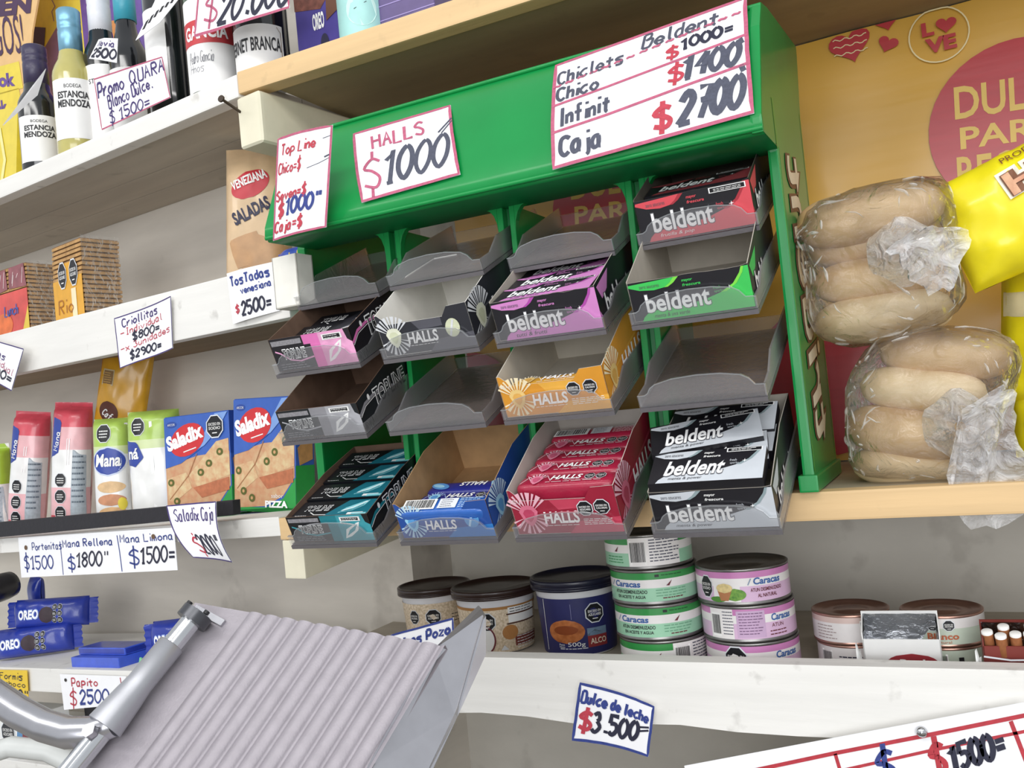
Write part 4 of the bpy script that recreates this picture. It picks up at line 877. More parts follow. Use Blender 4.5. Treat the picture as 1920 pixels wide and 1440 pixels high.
def warn(b, S, u, v, r, sx=1, h=.0006): dpatch(b, S, [(u+r*1.1*sx*math.cos(rad(22.5+45*i)), v+r*1.1*math.sin(rad(22.5+45*i))) for i in range(8)], LITE, h, 8); dpatch(b, S, [(u+r*sx*math.cos(rad(22.5+45*i)), v+r*math.sin(rad(22.5+45*i))) for i in range(8)], BLACK, h+.0003, 8); lines(b, S, u-r*.6*sx, v+r*.2, r*1.2*sx, 3, r*.32, WHT, r*.12, h+.0006)
FILM = film('clear bag film', .05, (.97, .97, 1, 1), .03, 48, 1.0, bd=.011, ior=1.4)
WRAP = film('glossy clear wrap', .06, (1, 1, 1, 1), .08, 80, .4)
zw = lambda a: 1.3935+.021+.035*a      # top of the thin white board at a along the bay

# ---- cracker packs on the batten shelf
def cracker_pack(label, x, o, wd, dp, h, rz, face, n=21):
    a = la(x, 520, o); t = thing('cracker_pack', label, 'crackers', L(a, o, 1.6675), (0, 0, -PHI+rz), 'cracker packs on the batten shelf')
    CK = mat('b8905c', .8, var=.18, scale=120); CKD = mat('d8b888', .8, var=.12, scale=90)
    th = h/n; c0 = None
    for i in range(n):
        if c0 is None:
            b = MB(); b.box(0, 0, 0, wd*.495, dp, th*.62, CK); b.box(wd*.505, 0, 0, wd, dp, th*.62, CK); b.box(.001, .0004, th*.62, wd-.001, dp-.001, th*.8, mat('7d5a38', .9, var=.1))
            c = c0 = b.build('cracker', t)
        else: c = c0.copy(); sc.collection.objects.link(c); c.parent = t
        c.location = (random.uniform(-.0008, .0008), random.uniform(-.0008, .0008), th*i)
    b = MB(); S = flat((0, -.0012, 0), (1, 0, 0), (0, 0, 1)); face(b, S, wd, h); b.build('printed_wrapper', t)
    b = MB(); nn = 10
    for q in ([(wd+.0015, 0), (wd+.0015, dp)],):
        b.grid([[(q[0][0]+(q[1][0]-q[0][0])*i/nn, q[0][1]+(q[1][1]-q[0][1])*i/nn, (h+.003)*j/12) for j in range(13)] for i in range(nn+1)], WRAP)
    b.build('clear_wrap', t); return t
def fA(b, S, w, h):
    R1 = mat('cf4f48', .35, var=.18, scale=30, bump=.3, bs=40); Y1 = mat('dcc044', .4, var=.06); PV = mat('8d4f55', .3, var=.2, scale=60)
    b.patch(S, 0, 0, w, h*.70, R1, 0); b.poly([(w*.55, 0), (w, h*.08), (w, h*.50), (w*.8, h*.2)], S, Y1, .0003); b.poly([(0, 0), (w*.5, 0), (w*.3, h*.1), (0, h*.18)], S, Y1, .0003)
    b.poly([(0, h*.70), (w*.06, h*.97), (w*.45, h*.98), (w*.48, h*.74)], S, PV, .0003); b.poly([(w*.52, h*.74), (w*.55, h*.98), (w*.96, h*.99), (w, h*.72)], S, PV, .0003)
    for i in range(10): x = random.uniform(.05, .9)*w; b.ribbon([(x, h*random.uniform(.75, .85)), (x+w*.05, h*random.uniform(.87, .97))], .0012, S, mat('e6d4d2', .3), .0006)
    b.hand('Lunch', S, w*.36, h*.43, w*.36, h*.12, mat('3b57a6', .5), .0022, .001)
    b.poly(ell(w*.3, h*.33, w*.26, h*.14), S, mat('d8703c', .5, var=.2, scale=60), .0004)
def fB(b, S, w, h):
    Y1 = mat('dda22c', .38, var=.08); b.patch(S, 0, 0, w, h*.62, Y1, 0); b.patch(S, w*.3, h*.62, w*.8, h*.78, Y1, 0)
    for u in (.36, .74): octagon(b, S, w*u, h*.66, h*.135, h=.0008, sx=.62)
    b.hand('Rio', S, w*.15, h*.26, w*.5, h*.14, mat('a86a20', .5), .002, .0008); b.patch(S, w*.08, h*.05, w*.48, h*.12, mat('a8402c', .5), .0006, 1, 1); b.text('crackers', S, w*.1, h*.06, w*.36, h*.04, WHT, .0009)
    b.patch(S, w*.62, 0, w*.78, h*.5, mat('efe0b8', .25), .0006, 1, 1)
cracker_pack('cracker pack in a red and yellow wrapper, at the left edge of the batten shelf', -18, .030, .104, .05, .128, 0, fA)
cracker_pack('cracker pack in a plain yellow wrapper with dark octagons, right of the red one', 100, .028, .083, .055, .134, rad(-4), fB)

# ---- items at the right end of the batten shelf
b = MB(); CB = mat('e8e5dc', .7, var=.04)
t_ = .0015; w_, d_, h_ = .034, .024, .054
for bx in ((0, 0, 0, w_, t_, h_), (0, 0, 0, t_, d_, h_), (w_-t_, 0, 0, w_, d_, h_), (0, d_-t_, 0, w_, d_, h_), (0, 0, 0, w_, d_, t_)): b.box(*bx, CB)
a = la(517, 560, -.030)
tag(b.build('open_carton', loc=L(a-.001, -.030, 1.634), rot=(0, 0, -PHI+rad(4))), 'small white open carton at the right end of the white batten', 'carton')
b = MB(); S = pillow(b, .082, .20, .045, mat('d2b48e', .35, var=.06, coat=.3), wr=.002, seal=.006, sd=4, ex=.6)
dpatch(b, S, [(.012+.024*(1+math.cos(k*.314+.2))*1.0+.0, .146+.017*math.sin(k*.314)+.010*math.cos(k*.314)) for k in range(20)], mat('c0303c', .4), .0006)
b.text('VENEZIANA', S, .015, .138, .046, .013, WHT, .0014, bold=.03, rot=.35)
b.text('SALADAS', S, .019, .092, .05, .018, mat('2b2a44', .5), .001, bold=.04, rot=.45, shear=.1)
for u, v, r_, ro in ((.032, .062, .026, .3), (.055, .055, .028, -.4), (.045, .034, .026, .9)):
    dpatch(b, S, [(u+r_*math.cos(k*.785+ro)*(1 if k % 2 else .75), v+r_*math.sin(k*.785+ro)*(1 if k % 2 else .75)) for k in range(8)], mat('b98f66', .45, var=.1), .0008)
p = pl(437, 492, .05); a = la(437, 480, .06)
t = b.build('snack_bag', loc=L(a-.020, .06, 1.673), rot=(rad(-6), rad(3), -PHI+rad(34))); tag(t, 'tall beige snack bag with a red badge, behind the toast price tag', 'snack bag')
b = MB(); S = pillow(b, .07, .05, .02, mat('2f4fa8', .3, var=.1, coat=.3), wr=.003, sd=9)
for i in range(5): b.ribbon([(.01+.01*i, .01), (.02+.01*i, .04)], .0015, S, mat('c9b04a', .5), .0006)
a = la(540, 480, .075)
tag(b.build('snack_bag', loc=L(a+.006, .06, 1.672), rot=(rad(-15), rad(-14), -PHI+rad(20))), 'crumpled blue packet lying behind the white open carton', 'snack bag')

# ---- yellow pouch hanging under the batten shelf
b = MB(); YB = mat('d9a126', .3, var=.08, coat=.4)
S = pillow(b, .075, .118, .02, YB, wr=.003, sd=12)
b.patch(S, .006, .060, .024, .084, mat('c9b890', .5), .0006, 1, 1); b.patch(S, .0075, .062, .0225, .082, mat('8a6a40', .5), .0008, 1, 1); lines(b, S, .009, .078, .012, 5, .0034, mat('d8b060', .5), .001, .0012)
dpatch(b, S, ell(.022, .020, .014, .017, rot=.5), mat('5a2c1c', .5), .0006); b.hand('Cafe', S, .012, .016, .020, .009, WHT, .0016, .0014, rot=-.5)
p = pl(170, 795, .12)
tag(b.build('snack_bag', loc=L(la(176, 795, .10), .10, p.z+.0), rot=(rad(4), rad(14), -PHI+rad(38))), 'yellow pouch hanging behind the lemon biscuit packs, below the middle price tag', 'snack bag')

# ---- biscuit tubes and boxes on the thin white board
def tube_pack(label, x, y0, o, w, h, t, zones, face, ry=0, rz=0, seal=.01, sd=1):
    b = MB(); S = pillow(b, w, h, t, zones[0][2], nu=24, nv=34, ex=.5, ev=.16, wr=.0016, seal=seal, sd=sd, zones=zones); face(b, S, w, h)
    a = la(x, y0, o); rz += rad(34); c_ = L(a, o+t/2, 0); o_ = b.build('biscuit_pack', loc=L(a, o+t/2, zw(a)+.0025+(.005 if ry > rad(5) else .001)), rot=(0, ry, -PHI+rz))
    return tag(o_, label, 'biscuits', 'biscuit packs on the thin white board')
GM = mat('9fbf3e', .3, var=.08, coat=.4); WM = mat('ececea', .3, var=.04, coat=.4); PK = mat('d8505f', .3, var=.1, coat=.4); PKL = mat('e8b4b8', .3, var=.08, coat=.4); GYP = mat('aab4bc', .4, var=.12, scale=200)
BL2 = mat('31479c', .4)
def fL(b, S, w, h):
    dpatch(b, S, [(w*.05, h*.05), (w*.95, h*.05), (w*.9, h*.55), (w*.1, h*.6)], GYP, .0005); lines(b, S, w*.2, h*.85, w*.5, 4, h*.03, mat('5a7a2a', .5), h*.012, .0007)
    lines(b, S, w*.15, h*.5, w*.7, 9, h*.045, mat('6f7c88', .5), h*.015, .0008)
tube_pack('lime-green biscuit pack at the left edge of the thin white board', -66, 960, .03, .056, .145, .046, [(0, .55, WM), (.55, 1, GM)], fL, sd=2)
def fPk(b, S, w, h):
    for i, v in enumerate((.12, .25, .38)): warn(b, S, w*.36, h*v, h*.055, .8)
    dpatch(b, S, [(0.002, h*.55), (w*.30, h*.6), (w*.34, h*.85), (w*.1, h*.88)], BL2, .0006); b.hand('Mana', S, w*.26, h*.61, h*.15, w*.13, WHT, .0014, .0014, rot=1.45)
    dpatch(b, S, [(w*.62, h*.06), (w*.97, h*.1), (w*.95, h*.6), (w*.66, h*.62)], GYP, .0006); lines(b, S, w*.66, h*.56, w*.28, 9, h*.045, mat('66727e', .5), h*.014, .0009)
    for q in (.5, .56): b.ribbon([(w*q, h*.5), (w*(q+.02), h*.7), (w*q, h*.95)], .0012, S, mat('f4f0f0', .2), .0008)
zp = [(0, .10, PK), (.10, .32, PKL), (.32, .62, WM), (.62, .80, PKL), (.80, 1, PK)]
tube_pack('pink and white biscuit pack, left one of the pair with red tops', -14, 965, .03, .055, .188, .046, zp, fPk, rad(8), sd=5)
tube_pack('pink and white biscuit pack, right one of the pair with red tops', 66, 960, .03, .055, .186, .046, zp, fPk, rad(6), rad(4), sd=6)
def fLm(big):
    def g(b, S, w, h):
        u0 = .5
        warn(b, S, w*.42, h*.86, h*.085, .8)
        dpatch(b, S, ell(w*.52, h*.60, w*.44, h*.14, rot=-.05), mat('c8d2ea', .4), .0005); dpatch(b, S, ell(w*.52, h*.60, w*.41, h*.125, rot=-.05), BL2, .0008)
        b.text('Mana', S, w*.18, h*.55, w*.66, h*.12, WHT, .0014, bold=.03, shear=.15)
        for v, c in ((.36, 'dcb98c'), (.24, 'c98f6c'), (.12, 'd6ac7c'), (.03, 'c58a5e')): dpatch(b, S, ell(w*.55, h*v, w*.36, h*.055), mat(c, .6, var=.12, scale=120), .0006)
        dpatch(b, S, ell(w*.82, h*.2, w*.10, h*.06), mat('e3d04a', .5), .0009); b.ribbon([(w*.93, h*.1), (w*.95, h*.5), (w*.93, h*.95)], .003, S, mat('f4f4f2', .2), .0008)
    return g
zl_ = [(0, .66, WM), (.66, .74, mat('cfdca6', .3)), (.74, 1, mat('a9c85a', .3, var=.1, coat=.4))]
tube_pack('lemon biscuit pack with green top, left one of the pair beside the pizza boxes', 153, 945, .03, .053, .150, .046, zl_, fLm(0), rad(2), seal=.004, sd=8)
def fLr(b, S, w, h):
    warn(b, S, w*.30, h*.86, h*.08, .8); dpatch(b, S, [(w*.04, h*.52), (w*.22, h*.5), (w*.40, h*.58), (w*.28, h*.72), (w*.04, h*.74)], BL2, .0008); b.text('ná', S, w*.08, h*.57, w*.22, h*.1, WHT, .0014, bold=.03)
    dpatch(b, S, ell(w*.9, h*.66, w*.08, h*.15), BL2, .0008); b.text('Mana', S, w*.93, h*.74, h*.18, w*.09, WHT, .0014, rot=-math.pi/2, bold=.03)
    dpatch(b, S, ell(w*.9, h*.36, w*.07, h*.13), mat('b98a5c', .6, var=.1), .0008); dpatch(b, S, [(w*.85, h*.02), (w*.97, h*.02), (w*.97, h*.15), (w*.85, h*.15)], GYP, .0008); b.ribbon([(w*.55, h*.1), (w*.56, h*.5), (w*.55, h*.9)], .004, S, mat('fafaf8', .2), .0008)
tube_pack('lemon biscuit pack with green top, right one of the pair beside the pizza boxes', 219, 940, .03, .070, .150, .048, zl_, fLr, rad(1), seal=.004, sd=9)
SB = mat('3a62b8', .42, var=.06); SG = mat('2f9a48', .45, var=.06)
def fS(b, S, w, h):
    P1 = mat('d9b48a', .6, h2='c98d68', scale=90, var=.1); P2 = mat('e6d0a0', .6, h2='cf9a72', scale=110, var=.1)
    b.poly([(0, 0), (w, 0), (w, h*.3), (w*.8, h*.12), (w*.5, h*.03), (0, .001)], S, SG, .0002); b.patch(S, 0, 0, w, h*.04, SG, .0002, 1, 1)
    b.poly([(0, h*.03), (w*.5, h*.05), (w*.8, h*.14), (w*.985, h*.30), (w*.99, h*.62), (w*.5, h*.60), (0, h*.52)], S, P1, .0003)
    b.poly([(w*.36, h*.42), (w*.80, h*.72), (w*.985, h*.74), (w*.985, h*.40), (w*.5, h*.30)], S, P2, .0006); b.poly([(w*.42, h*.30), (w*.97, h*.38), (w*.97, h*.26), (w*.55, h*.20)], S, mat('b86f4c', .6, var=.15, scale=140), .0008); b.poly([(w*.02, h*.40), (w*.32, h*.45), (w*.4, h*.30), (w*.1, h*.16), (w*.02, h*.2)], S, P2, .0006)
    b.ribbon([(w*.36, h*.42), (w*.05, h*.20)], .0012, S, mat('a8744c', .6), .001); b.ribbon([(w*.36, h*.42), (w*.5, h*.62)], .0012, S, mat('a8744c', .6), .001)
    for u, v in ((.08, .36), (.16, .18), (.68, .52), (.3, .12), (.85, .62), (.55, .44)): b.poly(ell(w*u, h*v, w*.05, h*.035), S, mat('5c6228', .6), .001); b.poly(ell(w*u, h*v, w*.02, h*.015), S, mat('cfa070', .6), .0012)
    b.poly([(0, h*.50), (w*.25, h*.54), (w*.55, h*.66), (w*.8, h*.82), (w*.99, h*.99), (0, h*.99)], S, SB, .0008); b.poly([(w*.45, h*.64), (w*.62, h*.69), (w*.84, h*.83), (w*.99, h*.99), (w*.8, h*.985), (w*.6, h*.78)], S, mat('7fa2dc', .45), .001)
    b.poly(ell(w*.36, h*.76, w*.28, h*.15, rot=.28), S, mat('cf2f34', .4), .0013)
    b.text('Saladix', S, w*.06, h*.655, w*.58, h*.15, WHB, .0016, bold=.05, rot=.24)
    b.ribbon([(w*.30, h*.645), (w*.50, h*.68)], .0014, S, WHT, .0016); b.poly(ell(w*.12, h*.92, w*.08, h*.03), S, mat('2b4a9c', .5), .0012); b.text('ARCOR', S, w*.06, h*.908, w*.12, h*.022, WHT, .0015)
    b.text('sabor', S, w*.62, h*.125, w*.19, h*.035, WHT, .0012); b.text('PIZZA', S, w*.52, h*.04, w*.36, h*.06, WHB, .0014, bold=.05)
def fS1(b, S, w, h): fS(b, S, w, h); octagon(b, S, w*.80, h*.86, h*.105, ('EXCESO EN', 'SODIO'), h=.002, sx=1)
def sS(b, S, d, h): b.patch(S, 0, 0, d, h*.40, SG, .0002, 1, 1); b.patch(S, 0, h*.60, d, h, mat('2c4ea4', .45), .0002, 1, 1); b.text('PIZZA', S, d*.12, h*.04, d*.8, h*.05, WHB, .0006, bold=.05); b.poly([(d*.1, h*.55), (d*.9, h*.7), (d*.9, h*.45), (d*.2, h*.4)], S, mat('c9905c', .6, var=.15, scale=90), .0005)
a = la(313, 942, .060); carton_box('cracker_box', 'blue pizza-cracker box with a dark octagon, left of the pair', 'cracker box', L(a, .060, zw(a)+.0015), (rad(-3), 0, -PHI+rad(6)), .118, .032, .137, SB, fS1, sS, group='pizza cracker boxes')
a = la(440, 950, .075); carton_box('cracker_box', 'blue pizza-cracker box nearest the candy display, slightly tilted', 'cracker box', L(a, .075, zw(a)+.0055), (rad(-3), rad(3), -PHI+rad(2)), .108, .032, .142, SB, fS, sS, group='pizza cracker boxes')
b = MB(); BK = mat('1e1c22', .6, var=.1, scale=120, bump=.2, bs=200)
q = [(la(x, y, -.012), pl(x, y, -.012).z) for x, y in ((-60, 985), (436, 938), (437, 966), (-60, 1013))]
b.hexa([(q[3][0], -.012, q[3][1]), (q[2][0], -.012, q[2][1]), (q[2][0], -.001, q[2][1]), (q[3][0], -.001, q[3][1]), (q[0][0], -.012, q[0][1]), (q[1][0], -.012, q[1][1]), (q[1][0], -.001, q[1][1]), (q[0][0], -.001, q[0][1])], BK)
tag(b.build('shelf_rail', bevel=.001, loc=J, rot=(0, 0, -PHI)), 'black strip fixed along the front of the thin white board', 'rail')

# ---- blue cookie packs on the low shelf
zo = lambda a: 1.208+.033+.06*a+.0015
OB = mat('24389c', .3, var=.12, scale=40, bump=.4, bs=50, coat=.35); OBL = mat('3a58c8', .3, var=.1, coat=.3)
def fO(b, S, w, h):
    b.text('OREO', S, w*.10, h*.30, w*.30, h*.36, mat('9fb4e8', .4), .0006, bold=.07, rot=.02); b.text('OREO', S, w*.11, h*.325, w*.28, h*.31, WHB, .001, bold=.035, rot=.02)
    dpatch(b, S, ell(w*.50, h*.45, w*.10, h*.28), mat('3a2c34', .6, var=.2, scale=90), .0006)
    for i in range(2):
        for j in range(3): warn(b, S, w*(.61+.075*i), h*(.26+.22*j), h*.10, .9)
def cookie_pack(label, x, y, o, w, h, t, rot, dz=0, sd=1):
    b = MB(); S = pillow(b, w, h, t, OB, nu=40, nv=16, ex=.28, ev=.5, wr=.0022, sd=sd); fO(b, S, w, h)
    for x0, sg in ((0, -1), (w, 1)):       # crimped end fins
        P = [[(x0+sg*.014*i/3, .0022*math.sin(j*2.2)*i/3, h*(.06+.88*j/12)) for j in range(13)] for i in range(4)]; b.grid(P, OB)
    a = la(x, y, o); return tag(b.build('cookie_pack', loc=L(a, o+t/2, zo(a)+dz), rot=rot), label, 'cookies', 'blue cookie packs')
cookie_pack('blue cookie pack lying on top of the lower blue pack', 8, 1180, .03, .118, .044, .036, (rad(-8), rad(1), -PHI+rad(30)), .043, 3)
cookie_pack('blue cookie pack lying lowest, nearest the shelf front at the left edge', -24, 1240, .01, .122, .044, .036, (rad(-6), rad(-3), -PHI+rad(30)), .0015, 5)
cookie_pack('blue cookie pack standing alone behind the chrome rod', 268, 1240, .03, .09, .048, .04, (rad(-4), rad(-3), -PHI+rad(25)), .001, 7)
b = MB(); b.box(0, 0, 0, .115, .05, .014, OBL); b.box(.0, .012, .0142, .112, .048, .024, OB)
a = la(135, 1255, .01); tag(b.build('cookie_tray', bevel=.0015, loc=L(a, .01, zo(a)-.002), rot=(0, rad(-3.4), -PHI)), 'flat blue cookie carton on the low shelf, right of the two blue packs', 'carton')
b = MB(); b.box(0, 0, 0, .02, .002, .016, mat('7fc898', .5)); a = la(252, 1240, .0); tag(b.build('paper_scrap', loc=L(a, .004, zo(a)), rot=(0, rad(20), -PHI)), 'small green paper corner beside the standing blue pack', 'scrap')
b = MB(); R_ = [(0, 0), (.012, .001), (.020, .008), (.0215, .02), (.0215, .118), (.020, .12), (0, .12)]; b.lathe(R_, mat('17161c', .3, var=.1, coat=.4), 24)
p = pl(28, 1092, .07); tag(b.build('dark_packet', loc=p, rot=(rad(100), rad(-58), 0)), 'black round-ended packet leaning at the left edge above the blue packs', 'packet')
b = MB(); S = pillow(b, .03, .06, .02, OB, wr=.002, sd=15); a = la(34, 1130, .08); tag(b.build('cookie_pack', loc=L(a, .10, zo(a)+.06), rot=(0, rad(8), -PHI)), 'blue wrapper end sticking up behind the blue packs', 'cookies')

# ---- things on the lowest left shelf
zq = lambda a: 1.075+.03+.06*a+.0015
def fC(b, S, w, h):
    octagon(b, S, w*.45, h*.55, h*.30, h=.0006, sx=1.1); b.poly([(w*.62, h*.2), (w*.7, h*.75), (w*.8, h*.7), (w*.78, h*.1)], S, mat('5a8ab8', .5), .0005); b.poly([(w*.78, h*.2), (w*.82, h*.75), (w*.95, h*.6), (w*.93, h*.15)], S, mat('7a3038', .5, var=.2), .0006)
    b.poly([(0, 0), (w*.18, 0), (w*.05, h*.35), (0, h*.5)], S, mat('3aa04c', .5), .0005)
a = la(0, 1420, .02); carton_box('chocolate_box', 'white and green chocolate box on the lowest left shelf', 'box', L(a-.01, .015, zq(a)), (0, rad(-3.4), -PHI), .12, .06, .058, WHT, fC)
b = MB(); b.box(0, 0, 0, .20, .08, .060, BK); a = la(45, 1330, .0); tag(b.build('dark_box', bevel=.002, loc=L(a, .09, zq(a)+.004), rot=(0, rad(-3.4), -PHI)), 'black box in the shade below the Papito tag', 'box')
b = MB(); b.tube([atd(x, y, .62) for x, y in ((-60, 1425), (20, 1400), (90, 1408), (150, 1438), (190, 1480))], .007, mat('c9cbc8', .4)); tag(b.build('metal_rail'), 'pale curved rail at the bottom left corner', 'rail')

# ---- tubs
zs = 1.2446
def tub(label, X, Y, r, h, lidc, bands, face, ang):
    t = thing('plastic_tub', label, 'tub', (X, Y, zs), (0, 0, 0), 'tubs on the lower white shelf')
    r0 = r*.86; rf = lambda z: r0*.93+(r0*1.06-r0*.93)*z/h; b = MB(); WB = mat('e6e6ea', .35, var=.03, coat=.3)
    b.lathe([(0, 0), (rf(0)-.002, 0), (rf(0), .002)]+[(rf(z), z) for z in (h*.3, h*.6, h*.86)]+[(rf(h)+.002, h*.88), (rf(h)+.002, h*.91), (rf(h), h*.92)], WB, 48); b.build('tub_body', t)
    b = MB(); L_ = mat(lidc, .35, var=.08, coat=.25)
    b.lathe([(rf(h), h*.86), (r, h*.865), (r, h*.90), (r*.975, h*.905), (r*.975, h*.925), (r*1.0, h*.93), (r*1.0, h*.985), (r*.985, h), (r*.94, h), (r*.92, h*.972), (r*.4, h*.965), (0, h*.965)], L_, 56); b.build('lid', t)
    b = MB(); S = cyl(rf, ang); W = 5.2*r0
    for v0, v1, c in bands: b.patch(S, -W/2, v0*h, W/2, v1*h, c, .0004, 48, 3)
    face(b, S, h); b.build('label', t); return t
PAT = mat('c8b290', .55, h2='ead9c2', scale=420, var=.1, name='tan patterned label'); NAVY = mat('25275e', .4, var=.08)
def fT1(b, S, h):
    octagon(b, S, -.020, h*.50, h*.125, ('EXCESO EN', 'CALORIAS'), h=.0008, sx=.8); octagon(b, S, .004, h*.50, h*.135, h=.0008); lines(b, S, .026, h*.5, .02, 3, .004, DK, .0008)
def fT2(b, S, h):
    octagon(b, S, -.012, h*.52, h*.14, h=.0008); b.patch(S, .012, h*.62, .05, h*.72, WHT, .0007, 6, 1); lines(b, S, .014, h*.69, .032, 2, .003, DK, .0008, .001)
    b.patch(S, .012, h*.48, .05, h*.60, WHT, .0007, 6, 1); b.patch(S, .010, h*.605, .052, h*.625, mat('4a2a24', .5), .0009, 6, 1); b.patch(S, .010, h*.455, .052, h*.475, mat('4a2a24', .5), .0009, 6, 1)
    b.poly(ell(.013, h*.33, .009, .008), S, mat('b07a44', .6), .001); b.patch(S, .018, h*.10, .055, h*.26, mat('7a3a32', .5, var=.2, scale=300), .0008, 6, 1); lines(b, S, .02, h*.24, .03, 5, .003, WHT, .0008, .001)
    b.ribbon([(-.016+.012*math.cos(t), h*.24+.015*math.sin(t)) for t in [k*.3-1.6 for k in range(12)]], .0016, S, mat('6a2430', .5), .001)
    dpatch(b, S, ell(-.018, h*.25, .013, .016), WHT, .0006)
    b.poly([(.001, h*.06), (.005, h*.14), (.010, h*.06)], S, LITE, .001)
def fT3(b, S, h):
    octagon(b, S, .022, h*.56, h*.125, h=.0008); b.patch(S, -.036, h*.08, -.0352, h*.76, WHT, .0008, 1, 6); b.patch(S, -.003, h*.5, -.0026, h*.7, mat('8f90b8', .5), .0008, 1, 4)
    dpatch(b, S, ell(-.010, h*.34, .020, .0125), mat('a85a2c', .35, h2='c87a44', scale=150, var=.15), .0008); dpatch(b, S, ell(-.010, h*.36, .013, .005), mat('8a4420', .35), .0011)
    b.patch(S, .012, h*.12, .034, h*.27, mat('8a2c30', .5), .0008, 6, 2); b.patch(S, .012, h*.27, .034, h*.37, mat('6a8098', .5, var=.2, scale=150), .0008, 6, 2); b.poly([(.012, h*.28), (.020, h*.345), (.026, h*.31), (.034, h*.28)], S, mat('46545e', .6), .001)
    b.text('ALCO', S, .0145, h*.16, .018, h*.075, mat('e6d8c4', .5), .0011, bold=.02); b.text('500g', S, -.009, h*.13, .018, h*.07, WHT, .0009); b.text('Peso', S, -.0185, h*.16, .006, h*.025, WHT, .0009); b.text('Neto', S, -.0185, h*.13, .006, h*.025, WHT, .0009); lines(b, S, -.018, h*.11, .03, 1, .002, LITE, .0008)
tub('white tub with a tan label and dark brown lid, leftmost, behind another', -.588, .935, .044, .064, '2e1d1a', [(0.02, .74, PAT)], fT1, .35)
tub('white tub with a tan label and dark brown lid, half behind the slicer plate', -.490, .905, .049, .069, '2e1d1a', [(.02, .70, PAT), (.70, .745, mat('a5743c', .5))], fT2, .50)
tub('navy blue tub with a dark lid and brown swirl, beside the green cans', -.391, .905, .048, .0795, '1a1b30', [(.03, .77, NAVY)], fT3, .30)

# ---- cans
def can(label, X, Y, z, r, h, label_fn, group, ang=0, lidc='8c8a88', rz=0):
    t = thing('tin_can', label, 'can', (X, Y, z), (0, 0, rz), group); TIN = mat(lidc, .3, metal=.85, var=.08)
    b = MB(); b.lathe([(0, .0015), (r*.93, .0015), (r*.95, 0), (r*1.0, .0004), (r*1.0, .002), (r*.985, .003), (r*.985, h-.003), (r*1.0, h-.002), (r*1.0, h-.0004), (r*.96, h), (r*.93, h-.002), (r*.75, h-.0022), (r*.73, h-.0028), (r*.4, h-.0028), (r*.38, h-.0022), (0, h-.0022)], TIN, 56); b.build('can_body', t)
    b = MB(); label_fn(b, cyl(r*.985, ang), r, h); b.build('label', t); return t
G1 = mat('2f8f44', .35, var=.05, coat=.3); G2 = mat('9ccfae', .35, var=.05, coat=.3); WL = mat('ece8e6', .35, var=.03, coat=.3); P1_ = mat('c77fb4', .35, var=.05, coat=.3); P2_ = mat('d9b6d4', .35, var=.05, coat=.3)
CB_ = mat('3a62a0', .5); BRO = mat('6a2c34', .5)
def bands(b, S, r, h, lst):
    W = 2*math.pi*r*.985
    for v0, v1, c in lst: b.patch(S, -W/2, h*v0, W/2, h*v1, c, .0003, 64, 1)
def lg(kind):
    def g(b, S, r, h):
        bands(b, S, r, h, [(.10, .48, G2), (.48, .72, WL), (.72, .91, G1)])
        if kind == 'front':
            b.text('Caracas', S, -.036, h*.51, .030, h*.18, CB_, .0007, bold=.03, shear=.1); b.ribbon([(-.042, h*.53), (-.038, h*.68)], .001, S, mat('8a9ab0', .5), .0007); b.poly([(.018, h*.53), (.024, h*.68), (.021, h*.52)], S, BRO, .0007)
            b.text('ATUN DESMENUZADO', S, -.036, h*.33, .036, h*.10, DK, .0007, bold=.02); b.text('EN ACEITE Y AGUA', S, -.033, h*.19, .031, h*.09, DK, .0007, bold=.02); lines(b, S, .008, h*.40, .03, 3, h*.08, mat('6fa886', .5), h*.03); lines(b, S, .014, h*.17, .02, 1, .002, BRO, h*.03)
            b.patch(S, .008, h*.79, .012, h*.86, BLACK, .0006, 2, 1); lines(b, S, .014, h*.82, .022, 1, .002, mat('1c5c2c', .5), h*.03)
        else:
            b.patch(S, -.010, h*.10, .04, h*.91, WL, .0006, 10, 1); barcode(b, S, -.009, h*.14, .016, h*.7, .0009)
            for k in range(8): lines(b, S, .010, h*(.82-.085*k), .030, 1, .002, GREYINK, h*.03, .0009)
            b.poly([(-.026, h*.53), (-.021, h*.68), (-.023, h*.52)], S, BRO, .0007); lines(b, S, -.038, h*.36, .024, 3, h*.08, mat('4d9a66', .5), h*.03)
    return g
gx, gy, ch = -.2845, .857, .0331; gg = 'green tuna cans in a stack'
cl = ['green tuna can, lowest of the green stack, half hidden by the front board', 'green tuna can, second from the bottom of the green stack', 'green tuna can, third from the bottom of the green stack', 'green tuna can turned to its barcode, topmost of the green stack']
for i in range(4): can(cl[i], gx+(.002, 0, -.001, -.004)[i], gy, zs+ch*i, .0425, ch-.0002, lg('front' if 0 < i < 3 else 'back'), gg, (.75, .22, .14, .10)[i])
